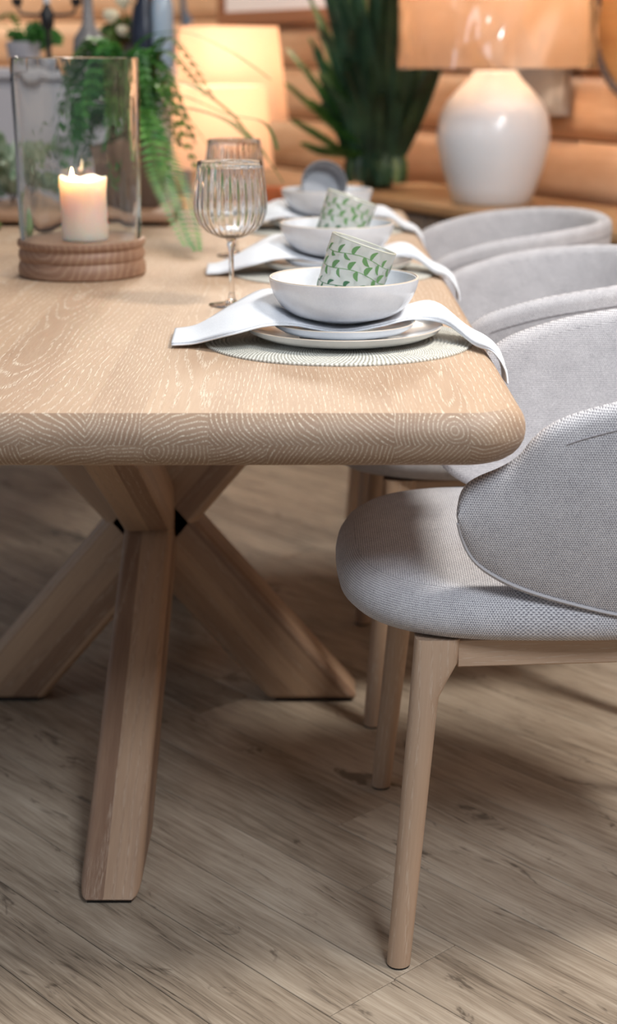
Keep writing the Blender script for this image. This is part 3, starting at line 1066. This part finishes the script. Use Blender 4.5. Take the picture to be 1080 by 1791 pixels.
can = thing('pillar_candle', 'cream pillar candle with a melted lip, burning inside the glass', 'candle', (HX + 0.011, HY - 0.035, GB))
def frc(a, r, z, i):
    # a = -pi/2 faces the camera
    if z > 0.085:
        k = (z - 0.085) / 0.04
        rise = 0.010 * math.exp(-((a - 3.0) / 0.45) ** 2) + 0.008 * math.exp(-((a - 1.25) / 0.40) ** 2) + 0.006 * math.exp(-(min(a, 2 * PI - a) / 0.30) ** 2) - 0.007 * math.exp(-((a - 5.1) / 0.55) ** 2) - 0.004 * math.exp(-((a - 4.2) / 0.4) ** 2)
        flare = 0.004 * math.exp(-(min(a, 2 * PI - a) / 0.6) ** 2)
        return r + flare * k, z + rise * k
    return r, z
wp = [(0, 0), (0.0405, 0), (0.0425, 0.002), (0.0425, 0.04), (0.0425, 0.085), (0.0425, 0.098), (0.0427, 0.104), (0.0420, 0.109), (0.0390, 0.1105), (0.0365, 0.106), (0.0345, 0.098), (0.0300, 0.090), (0.018, 0.087), (0, 0.086)]
def frc2(a, r, z, i):
    if i in (11, 12): return r, z
    return frc(a, r, z, i)
finish('wax_body', lathe(wp, 64, fr=frc2), M_WAX, can)
bm = bmesh.new(); add_tube(bm, [(-0.018, -0.012, 0.0855), (-0.0185, -0.012, 0.095), (-0.0175, -0.012, 0.102)], 0.001, 6)
finish('wick', bm, M_BLACK, can)
bm = lathe([(0, 0), (0.0030, 0.004), (0.0042, 0.010), (0.0036, 0.018), (0.0018, 0.026), (0, 0.032)], 16, (-0.0175, -0.012, 0.0995))
finish('flame', bm, emit_mat('candle_flame', (1.0, 0.72, 0.40, 1), 28.0), can)
fl_l = bpy.data.lights.new('flame_light', 'POINT'); fl_l.energy = 0.85; fl_l.color = (1.0, 0.52, 0.30); fl_l.shadow_soft_size = 0.008
flo = bpy.data.objects.new('flame_light', fl_l); COL.objects.link(flo); flo.location = (HX + 0.011 - 0.012, HY - 0.035 - 0.008, GB + 0.107)


# ------------------------------------------------------------------ greenery helpers
def frond_bm(path, length_leaf, pairs, width=0.006, tip=0.25, droop=0.25, fold=0.3):
    """a rachis with leaflets in pairs"""
    bm = bmesh.new()
    pts = catmull(path, pairs + 4)
    add_tube(bm, pts, [0.0016 * (1 - 0.7 * i / len(pts)) for i in range(len(pts))], 5)
    for i in range(2, len(pts) - 1):
        d = (pts[i + 1] - pts[i - 1]).normalized()
        side = d.cross(Vector((0, 0, 1)))
        if side.length < 0.1: side = d.cross(Vector((0, 1, 0)))
        side.normalize(); up = side.cross(d)
        f = i / len(pts)
        L = length_leaf * (math.sin(PI * min(1, 0.12 + f * 0.88)) ** 0.6 * (1 - tip * f) + 0.06)
        for s in (1, -1):
            b = pts[i]
            dirv = (side * s + d * 0.35 - Vector((0, 0, droop)) + up * fold).normalized()
            wv = d * width
            p0 = b; p1 = b + dirv * L * 0.4 + wv * 0.5 + Vector((0, 0, 0.0)); p2 = b + dirv * L - Vector((0, 0, droop * L * 0.3)); p3 = b + dirv * L * 0.45 - wv * 0.5
            bm.faces.new([bm.verts.new(p) for p in (p0, p1, p2, p3)])
    return bm


def leaf_sheet(path, width, twist=0.0, cup=0.15, n=9, across=4, hint=Vector((0, -1, 0))):
    bm = bmesh.new(); pts = catmull(path, n); g = []
    for i, p in enumerate(pts):
        d = (pts[min(i + 1, n - 1)] - pts[max(i - 1, 0)]).normalized()
        s = d.cross(hint)
        if s.length < 0.05: s = d.cross(Vector((1, 0, 0)))
        s.normalize()
        s = Matrix.Rotation(twist * i / n, 3, d) @ s
        nn = s.cross(d)
        f = i / (n - 1)
        wd = width * (math.sin(PI * (0.12 + 0.88 * f)) ** 0.7 if f < 0.999 else 0.02)
        g.append([bm.verts.new(p + s * wd * (j / across - 0.5) * 2 + nn * cup * wd * (1 - (2 * j / across - 1) ** 2)) for j in range(across + 1)])
    for i in range(n - 1):
        for j in range(across): bm.faces.new((g[i][j], g[i][j + 1], g[i + 1][j + 1], g[i + 1][j]))
    return bm


def bush(root, n, c, rad, size, mat, rng, name='leaf', stem=True):
    """loose leaves on short stems, each leaf a part"""
    for i in range(n):
        a = rng.uniform(0, 2 * PI); e = rng.uniform(0.0, 1.3)
        r = rad * rng.uniform(0.55, 1.0)
        tipp = Vector(c) + Vector((math.cos(a) * math.cos(e) * r, math.sin(a) * math.cos(e) * r, math.sin(e) * r))
        base = Vector(c).lerp(tipp, 0.15)
        mid = base.lerp(tipp, 0.6) + Vector((0, 0, 0.15 * r))
        bm = leaf_sheet([base, mid, tipp - Vector((0, 0, 0.1 * r))], size, rng.uniform(-1, 1), n=6, across=2)
        finish(name, bm, mat, root)


# ------------------------------------------------------------------ tray and fern on the dining table
tr = thing('wooden_tray', 'dark edged long wooden tray behind the glass cylinder, carrying the planter', 'tray', (-0.62, 3.92, TOP + 0.0004))
bm = box((-0.19, -0.17, 0.010), (0.30, 0.17, 0.034), 0.008, 2)
framed('tray_board', bm, M_WOODBASE, tr, (0, 0, 0.02), (1, 0, 0))
for x in (-0.14, 0.24):
    finish('foot', box((x - 0.02, -0.13, 0), (x + 0.02, 0.13, 0.011)), M_GLIDE, tr, smooth=False)
PX, PY, PZ = -0.435, 3.93, TOP + 0.0350
pl = thing('potted_fern', 'green fern with long arching fronds in a weathered wooden planter', 'plant', (PX, PY, PZ))
ph = 0.155
bm = bmesh.new()
rings = []
for (hw, z) in ((0.070, 0.0), (0.092, ph), (0.080, ph), (0.078, ph - 0.02)):
    rings.append([bm.verts.new((sx * hw, sy * hw, z)) for sx, sy in ((-1, -1), (1, -1), (1, 1), (-1, 1))])
for A, B in zip(rings, rings[1:]):
    for k in range(4): bm.faces.new((A[k], A[(k + 1) % 4], B[(k + 1) % 4], B[k]))
bm.faces.new(rings[0][::-1]); bm.faces.new(rings[-1])
bmesh.ops.bevel(bm, geom=list(bm.edges), offset=0.003, segments=1, affect='EDGES')
framed('planter', bm, M_POT, pl, (0, 0, ph / 2), (0, 0, 1), (0, 1, 0))


def px2w(px, py, Y):
    p = math.radians(16.32)
    a = math.tan(math.atan((py - 895.5) / 2750.0) + p)
    zc = CAM_H - Y * a
    depth = Y * math.cos(p) + (CAM_H - zc) * math.sin(p)
    return Vector(((px - 540) / 2750.0 * depth, Y, zc))


def W(px, py, Y):
    return px2w(px, py, Y) - Vector((PX, PY, PZ))


crown = Vector((0, 0, ph - 0.01))
big = [([crown, W(255, 205, 3.75), W(290, 285, 3.55), W(322, 360, 3.32), W(346, 440, 3.14)], 0.046, 40, M_FERN_B),
       ([crown + Vector((0.03, 0, 0)), W(250, 190, 3.72), W(275, 290, 3.50), W(300, 360, 3.32), W(328, 432, 3.14)], 0.040, 36, M_FERN_B),
       ([crown, W(262, 150, 3.8), W(330, 148, 3.75), W(400, 195, 3.72), W(440, 245, 3.7)], 0.024, 40, M_FERN),
       ([crown, W(258, 195, 3.8), W(320, 188, 3.7), W(400, 212, 3.65), W(455, 262, 3.6), W(497, 322, 3.6)], 0.028, 44, M_FERN),
       ([crown, W(235, 90, 3.95), W(310, 55, 3.9), W(400, 88, 3.85), W(475, 140, 3.8)], 0.018, 40, M_FERN),
       ([crown, W(285, 165, 3.7), W(400, 200, 3.65), W(462, 215, 3.62), W(486, 262, 3.6)], 0.017, 36, M_FERN)]
for path, L, n, mt in big:
    finish('frond', frond_bm(path, L, n, width=0.017 if L > 0.03 else 0.013), mt, pl)
rr = random.Random(3)
for i in range(60):
    a = rr.uniform(0, 2 * PI) if i > 24 else rr.uniform(2.3, 4.2)
    r = rr.uniform(0.12, 0.24); h = rr.uniform(0.02, 0.20)
    e = crown + Vector((math.cos(a) * r, math.sin(a) * r * 0.8, h - 0.05 - rr.uniform(0, 0.1)))
    mdp = crown + Vector((math.cos(a) * r * 0.5, math.sin(a) * r * 0.4, h + 0.05))
    finish('frond', frond_bm([crown, crown.lerp(mdp, 0.5) + Vector((0, 0, 0.03)), mdp, e], rr.uniform(0.03, 0.046), 24, width=0.018), M_FERN if i % 3 else M_FERN_B, pl)

sg = thing('sage_sprig_bunch', 'pale green leafy sprigs lying at the left end of the tray', 'greenery', (-0.73, 3.93, TOP + 0.0350))
bm = bmesh.new()
rr = random.Random(8)
for i in range(6):
    a = rr.uniform(0, 2 * PI)
    add_tube(bm, [(0, 0, 0.003), (0.03 * math.cos(a), 0.03 * math.sin(a), 0.05), (0.06 * math.cos(a), 0.06 * math.sin(a), 0.12)], 0.002, 5)
finish('stem', bm, M_STEM, sg)
bush(sg, 46, (0, 0, 0.02), 0.19, 0.012, M_SAGE, rr)
ms = thing('moss_mound', 'low mossy green mound in front of the tray at the far left', 'greenery', (-0.775, 3.66, TOP + 0.0004))
bm = lathe([(0, 0), (0.055, 0), (0.062, 0.012), (0.05, 0.032), (0.028, 0.045), (0, 0.05)], 28, fr=lambda a, r, z, i: (r + 0.006 * math.sin(5 * a + z * 60), z))
finish('moss_body', bm, M_MOSS, ms)
bush(ms, 20, (0, 0, 0.025), 0.055, 0.007, M_MOSS, rr)

# ------------------------------------------------------------------ sideboard along the right wall
SP = Vector((0.537, 4.56, 0))
SZ = math.atan2(WU.y, WU.x)          # local x along the wall (away-left), local y = rotated +90 => away from wall
sb = thing('sideboard', 'oak sideboard along the log wall, carrying the white jar lamp', 'sideboard', tuple(SP), SZ)
# local: x along WU, -y goes into the wall
framed('worktop', box((-1.6, -0.44, 0.668), (1.08, 0.0, 0.70), 0.006, 2), M_SIDE, sb, (0, -0.2, 0.684), (1, 0, 0))
framed('carcass', box((-1.57, -0.43, 0.08), (1.05, -0.03, 0.667)), M_SIDE_F, sb, (0, -0.2, 0.3), (0, 0, 1), (0, 1, 0), smooth=False)
for k in range(4):
    x0 = -1.55 + k * 0.648
    d = framed('door', box((x0 + 0.004, -0.029, 0.10), (x0 + 0.640, -0.010, 0.655), 0.003, 1), M_SIDE_F, sb, (x0 + 0.32, -0.02, 0.38), (0, 0, 1), (0, 1, 0))
    hb_ = box((x0 + 0.58, -0.010, 0.36), (x0 + 0.595, 0.006, 0.48), 0.003, 1)
    hb_.transform(FRAME[d.name].inverted())
    finish('handle', hb_, M_BLACK, d)
for x in (-1.5, 0.98):
    for y in (-0.40, -0.06):
        finish('leg', box((x - 0.02, y - 0.02, 0), (x + 0.02, y + 0.02, 0.08)), M_GLIDE, sb, smooth=False)


def side_pt(a, b, z=0.70):
    p = SP + WU * a + WN * b
    return (p.x, p.y, z)


# ------------------------------------------------------------------ lamps
def lamp(label, loc, jar, shade, smat, zs, watt, wrap=False, group='table lamps', name='table_lamp', tilt=0.0):
    """jar: profile list; shade: (r_bottom, r_top); zs: (z_bottom, z_top) relative to foot"""
    root = thing(name, label, 'lamp', loc, 0, group)
    finish('lamp_base', lathe(jar, 64), M_JAR, root)
    jt = max(z for r, z in jar)
    zb, zt = zs
    zm = (zb + zt) / 2
    finish('stem', lathe([(0, jt - 0.004), (0.016, jt - 0.004), (0.016, jt + 0.012), (0.008, jt + 0.02), (0.008, zm - 0.05), (0.016, zm - 0.045), (0.016, zm - 0.02), (0, zm - 0.02)], 16), M_BRASS, root)
    finish('bulb', lathe([(0, zm - 0.02), (0.012, zm - 0.018), (0.026, zm + 0.015), (0.028, zm + 0.03), (0.02, zm + 0.052), (0, zm + 0.06)], 20), M_BULB, root)
    rb, rt = shade
    t = 0.0012
    sh = finish('lamp_shade', lathe([(rb, zb), (rt, zt), (rt - t, zt), (rb - t, zb), (rb, zb)], 64), smat, root)
    sp = bmesh.new()
    for k in range(3):
        a = 2 * PI * k / 3
        add_tube(sp, [(0.014 * math.cos(a), 0.014 * math.sin(a), zm - 0.03), ((rt - 0.004) * math.cos(a), (rt - 0.004) * math.sin(a), zt - 0.012)], 0.0018, 6)
    finish('shade_spokes', sp, M_BRASS, sh)
    if wrap:
        def frw(a, r, z, i):
            v = mnoise.noise(Vector((math.cos(a) * 4, math.sin(a) * 4, z * 7))) * 0.020 + mnoise.noise(Vector((math.cos(a) * 11, math.sin(a) * 11, z * 16))) * 0.008
            return r + 0.024 + v, z
        prof = [(rb + (rt - rb) * k / 12, zb - 0.004 + (zt + 0.008 - zb) * k / 12) for k in range(13)]
        finish('plastic_wrap', lathe([(rb * 0.88, zb - 0.006)] + prof, 96, fr=frw), M_PLASTIC, root)
    for v in ('bulb_light',):
        l = bpy.data.lights.new(v, 'POINT'); l.energy = watt; l.color = (1.0, 0.79, 0.60); l.shadow_soft_size = 0.035
        o = bpy.data.objects.new(v, l); COL.objects.link(o)
        o.location = (loc[0], loc[1], loc[2] + zm + 0.10)
    return root


jar = [(0, 0), (0.112, 0), (0.120, 0.006), (0.136, 0.05), (0.157, 0.115), (0.1715, 0.185), (0.172, 0.215), (0.164, 0.262), (0.142, 0.305), (0.112, 0.338), (0.088, 0.360), (0.072, 0.378), (0.066, 0.388), (0.060, 0.392), (0, 0.392)]
lamp('large white ribbed jar lamp with plastic-wrapped beige shade on the oak sideboard', side_pt(0.305, 0.195), jar, (0.276, 0.262), M_SHADE2, (0.402, 0.76), 5.5, wrap=True, group=None)
squat = [(0, 0), (0.07, 0), (0.078, 0.008), (0.095, 0.05), (0.098, 0.09), (0.08, 0.13), (0.045, 0.155), (0.03, 0.165), (0, 0.165)]
tall = [(0, 0), (0.08, 0), (0.085, 0.008), (0.105, 0.08), (0.11, 0.14), (0.09, 0.21), (0.05, 0.255), (0.032, 0.27), (0, 0.27)]
cons = thing('console_table', 'low wooden side table behind the dining table, under the two glowing lamps', 'table', (-0.5, 5.82, 0))
framed('tabletop', box((-0.42, -0.56, 0.56), (0.40, 0.50, 0.60), 0.006, 2), M_SIDE, cons, (0, 0, 0.58), (1, 0, 0))
for x in (-0.38, 0.36):
    for y in (-0.52, 0.46):
        framed('leg', box((x - 0.025, y - 0.025, 0), (x + 0.025, y + 0.025, 0.56), 0.003, 1), M_SIDE, cons, (x, y, 0.28), (0, 0, 1), (0, 1, 0))
lamp('nearer glowing cream drum lamp, seen behind the wine glasses', (-0.305, 5.55, 0.6), squat, (0.185, 0.158), M_SHADE, (0.165, 0.435), 2.6, group=None)
lamp('farther and larger glowing cream drum lamp, right under the pale picture', (-0.295, 6.08, 0.6), tall, (0.220, 0.182), M_SHADE, (0.30, 0.635), 3.8, group=None)
bm = lathe([(0, 0), (0.035, 0), (0.04, 0.006), (0.055, 0.085), (0.058, 0.09), (0.058, 0.105), (0.051, 0.105), (0.048, 0.02), (0, 0.02)], 40)
tp = thing('terracotta_pot', 'small orange terracotta pot right of the glowing drum lamps', 'pot', (-0.125, 5.42, 0.6))
finish('pot_body', bm, M_TERRA, tp)

# ------------------------------------------------------------------ tall dark plant on the sideboard
bx, by, bz = side_pt(0.95, 0.17)
bp = thing('leafy_plant', 'tall dark green plant of upright strap leaves between the lamps', 'plant', (bx, by, bz))
finish('pot', lathe([(0, 0), (0.045, 0), (0.05, 0.004), (0.06, 0.04), (0.061, 0.05), (0.055, 0.05), (0.05, 0.04), (0, 0.04)], 40), simple('dark_green_pot', srgb(40, 62, 46), 0.4), bp)
rr = random.Random(21)
for i in range(200):
    a = rr.uniform(0, 2 * PI); lean = rr.uniform(0.0, 0.17)
    h = rr.uniform(0.34, 0.85)
    b0 = Vector((math.cos(a) * 0.045, math.sin(a) * 0.045, 0.045))
    low = i % 4 == 0
    p1 = Vector((math.cos(a) * (0.07 + lean * 0.25), math.sin(a) * (0.06 + lean * 0.2), h * 0.4))
    p2 = Vector((math.cos(a) * (0.085 + lean * 0.6), math.sin(a) * (0.07 + lean * 0.5), h * 0.75))
    p3 = Vector((math.cos(a) * (0.09 + lean) + rr.uniform(-0.03, 0.03), math.sin(a) * (0.08 + lean), h + rr.uniform(-0.1, 0.05)))
    if low:
        p1.z, p2.z, p3.z = 0.12, 0.05, 0.015
        p1 = Vector((math.cos(a) * 0.070, math.sin(a) * 0.070, 0.10)); p2 = Vector((math.cos(a) * 0.092, math.sin(a) * 0.092, 0.07)); p3 = Vector((math.cos(a) * 0.100, math.sin(a) * 0.100, 0.014))
    finish('leaf', leaf_sheet([b0, p1, p2, p3], rr.uniform(0.013, 0.030), rr.uniform(-1.6, 1.6), n=9, across=2), M_STRAPY if i % 9 == 1 else M_STRAP, bp)
for i, (tx, ty) in enumerate(((503, 90), (500, 150), (512, 215), (540, 70), (545, 180), (528, 255), (760, 150), (560, 30))):
    e = px2w(tx, ty, by - 0.05) - Vector((bx, by, bz))
    m1 = Vector((e.x * 0.35, -0.04, max(0.10, e.z * 0.45)))
    m2 = Vector((e.x * 0.75, -0.05, e.z * 0.78))
    finish('frond', frond_bm([Vector((0, 0, 0.09)), m1, m2, e], 0.065, 26, width=0.024, droop=-0.3), M_FERN, bp)

# round woven wall tray, socket box, picture
rm_c = Vector((0.944, 4.70, 1.24)) + WN * 0.0
rel = rm_c - (WP + WN * 0.03)
along = rel.dot(WU) + 0.10
rt = thing('round_wall_tray', 'round tan woven wall disc with a grey rope rim, top right', 'wall decor', (0, 0, 0))
Mw = Matrix(((WU.x, 0, -WN.x, 0), (WU.y, 0, -WN.y, 0), (0, 1, 0, 0), (0, 0, 0, 1)))
pos = WP + WN * 0.03 + WU * along - WN * 0.028
Mw.translation = Vector((pos.x, pos.y, 1.24))
rt.matrix_world = Mw
finish('disc', lathe([(0, 0), (0.225, 0), (0.225, 0.008), (0.2, 0.010), (0, 0.007)], 64), M_MIRROR, rt)
bm = bmesh.new()
for k in range(60):
    a = 2 * PI * k / 60
    bmesh.ops.create_icosphere(bm, subdivisions=1, radius=0.0145, matrix=Matrix.Translation((0.235 * math.cos(a), 0.235 * math.sin(a), 0.016)))
finish('rope_rim', bm, M_ROPE, rt)

sx_, sy_, _z = (WP + WN * 0.03 + WU * 0.06)
sk = thing('socket_box', 'grey electrical box on the log wall, half hidden behind the jar lamp', 'electrical box', (0, 0, 0))
Ms = Matrix(((WU.x, 0, -WN.x, 0), (WU.y, 0, -WN.y, 0), (0, 1, 0, 0), (0, 0, 0, 1)))
q = WP + WN * 0.03 + WU * -0.02 - WN * 0.0255
Ms.translation = Vector((q.x, q.y, 1.05)); sk.matrix_world = Ms
finish('box_body', box((-0.20, -0.10, 0), (0.20, 0.10, 0.035), 0.006, 2), M_WHITE_PL, sk)
finish('cover', box((-0.17, -0.08, 0.0352), (0.17, 0.08, 0.040), 0.003, 1), M_WHITE_PL, sk)

pf = thing('picture_frame', 'pale framed picture in a brown frame on the log wall above the lamps', 'picture', (0, 0, 0))
q = WP + WN * 0.03 + WU * 1.80 - WN * 0.027
Mp = Ms.copy(); Mp.translation = Vector((q.x, q.y, 1.62)); pf.matrix_world = Mp
hw, hh, fw = 0.55, 0.36, 0.055
finish('print', box((-hw + fw - 0.004, -hh + fw - 0.004, 0.002), (hw - fw + 0.004, hh - fw + 0.004, 0.010)), M_PRINTPAPER, pf, smooth=False)
for a, b in (((-hw, -hh), (hw, -hh + fw)), ((-hw, hh - fw), (hw, hh)), ((-hw, -hh + fw), (-hw + fw, hh - fw)), ((hw - fw, -hh + fw), (hw, hh - fw))):
    finish('frame_bar', box((a[0], a[1], 0), (b[0], b[1], 0.028), 0.003, 1), M_FRAMEW, pf)

# ------------------------------------------------------------------ grey cabinet with decorations at the far left
CT = 1.10
cb = thing('cabinet', 'tall pale grey cabinet behind the fern, decorations on its top', 'cabinet', (-1.15, 4.92, 0))
finish('carcass', box((-0.72, -0.20, 0.06), (0.72, 0.20, CT - 0.03), 0.003, 1), M_CAB, cb)
finish('cabinet_top', box((-0.74, -0.225, CT - 0.029), (0.74, 0.20, CT), 0.005, 2), M_CAB, cb)
for k in range(3):
    x0 = -0.71 + k * 0.475
    d = finish('door', box((x0, -0.222, 0.09), (x0 + 0.468, -0.201, CT - 0.05), 0.004, 1), M_CAB, cb)
    finish('knob', lathe([(0, 0), (0.006, 0), (0.006, 0.012), (0.013, 0.018), (0.011, 0.026), (0, 0.028)], 16, (0, 0, 0)), M_BLACK, d)
    kn = d.children[0]; kn.rotation_euler = (PI / 2, 0, 0); kn.location = (x0 + 0.43, -0.222, 0.6)
finish('plinth', box((-0.68, -0.17, 0), (0.68, 0.18, 0.06)), M_CAB, cb, smooth=False)

def cx(px, Y): return (px - 540) / 2750.0 * (Y * 0.96)
vz = thing('bottle_vase', 'grey bottle vase with a slim neck on the grey cabinet', 'vase', (cx(157, 4.77), 4.765, CT))
finish('vase_body', lathe([(0, 0), (0.040, 0), (0.047, 0.01), (0.048, 0.05), (0.044, 0.085), (0.030, 0.105), (0.018, 0.125), (0.015, 0.17), (0.016, 0.25), (0.019, 0.26), (0.014, 0.26), (0.011, 0.17), (0, 0.16)], 40), M_GREYV, vz)
cd = thing('candelabra', 'black iron two-arm candle holder on the grey cabinet', 'candle holder', (cx(86, 4.76), 4.755, CT))
finish('stand', lathe([(0, 0), (0.04, 0), (0.04, 0.006), (0.012, 0.012), (0.008, 0.03), (0.008, 0.105), (0.019, 0.118), (0.020, 0.155), (0.010, 0.172), (0.008, 0.18), (0, 0.18)], 24), M_BLACK, cd)
for s in (-1, 1):
    bm = bmesh.new()
    add_tube(bm, [(0, 0, 0.150), (s * 0.04, 0, 0.148), (s * 0.075, 0, 0.152), (s * 0.085, 0, 0.175)], 0.0045, 8)
    a_ = finish('arm', bm, M_BLACK, cd)
    finish('candle_cup', lathe([(0, 0.172), (0.013, 0.174), (0.017, 0.195), (0.014, 0.195), (0, 0.182)], 20, (s * 0.085, 0, 0)), M_BLACK, a_)
finish('candle_stub', lathe([(0, 0.1805), (0.011, 0.1805), (0.011, 0.26), (0.006, 0.264), (0, 0.264)], 20), simple('ivory_wax', srgb(206, 204, 206), 0.5), cd)
rr = random.Random(4)
sp_ = thing('small_potted_plant', 'small leafy green plant in a pale pot at the left of the cabinet', 'plant', (cx(42, 4.98), 4.985, CT))
finish('pot', lathe([(0, 0), (0.04, 0), (0.044, 0.005), (0.055, 0.07), (0.055, 0.076), (0.048, 0.076), (0.046, 0.06), (0, 0.06)], 36), M_CAB, sp_)
bush(sp_, 34, (0.03, 0.01, 0.055), 0.10, 0.016, M_FERN, rr)
for e in ((-0.06, -0.05, 0.14), (-0.11, -0.04, 0.10), (0.10, 0.0, 0.02)):
    finish('frond', frond_bm([(0, 0, 0.06), (e[0] * 0.5, e[1] * 0.5, e[2] * 0.8 + 0.04), e], 0.03, 14, width=0.012), M_FERN_B, sp_)
fb = thing('flower_bunch', 'bunch of cream roses and green leaves on the grey cabinet', 'flowers', (cx(222, 4.95), 4.955, CT))
finish('vase', lathe([(0, 0), (0.03, 0), (0.035, 0.02), (0.032, 0.06), (0.036, 0.07), (0.030, 0.07), (0, 0.055)], 32), M_GREYV, fb)
bush(fb, 44, (0, 0, 0.055), 0.115, 0.015, M_MOSS, rr)
bush(fb, 16, (0.02, -0.01, 0.05), 0.11, 0.016, M_RUST, rr)
for (px, py, r) in ((194, 26, 0.024), (216, 0, 0.026), (214, 52, 0.018), (236, -20, 0.02)):
    p = px2w(px, py, 4.88) - Vector(fb.location)
    bm = bmesh.new()
    for k in range(3):
        rk = r * (1 - 0.28 * k)
        add_lathe(bm, [(0.003, -rk), (rk * 0.7, -rk * 0.55), (rk, 0), (rk * 0.8, rk * 0.6 + 0.004 * k), (rk * 0.72, rk * 0.55), (rk * 0.85, 0), (0.002, -rk * 0.7)], 20, tuple(p), fr=lambda a, q, z, i: (q * (1 + 0.09 * math.sin(5 * a + i)), z + 0.1 * q * math.sin(3 * a)))
    f_ = finish('rose', bm, M_PETAL, fb)
    bm = bmesh.new(); add_tube(bm, [(0, 0, 0.06), (p.x * 0.6, p.y * 0.6, p.z * 0.6), (p.x, p.y, p.z - r)], 0.002, 5); finish('stem', bm, M_MOSS, f_)
bb = thing('glass_bottle', 'pale blue glass bottle on the right end of the cabinet', 'bottle', (cx(286, 4.75), 4.745, CT))
finish('bottle_body', lathe([(0, 0), (0.028, 0), (0.032, 0.005), (0.032, 0.17), (0.026, 0.20), (0.012, 0.225), (0.011, 0.27), (0.013, 0.275), (0, 0.275)], 32), M_BLUEG, bb)
finish('cork', lathe([(0, 0.2752), (0.0095, 0.2752), (0.0105, 0.295), (0, 0.296)], 16), M_STEM, bb)
nv = thing('navy_vase', 'dark navy vase behind the cream roses', 'vase', (cx(255, 4.80), 4.80, CT))
finish('vase_body', lathe([(0, 0), (0.03, 0), (0.04, 0.02), (0.045, 0.10), (0.035, 0.16), (0.022, 0.19), (0.026, 0.24), (0.022, 0.24), (0.018, 0.19), (0, 0.18)], 32), M_NAVY, nv)
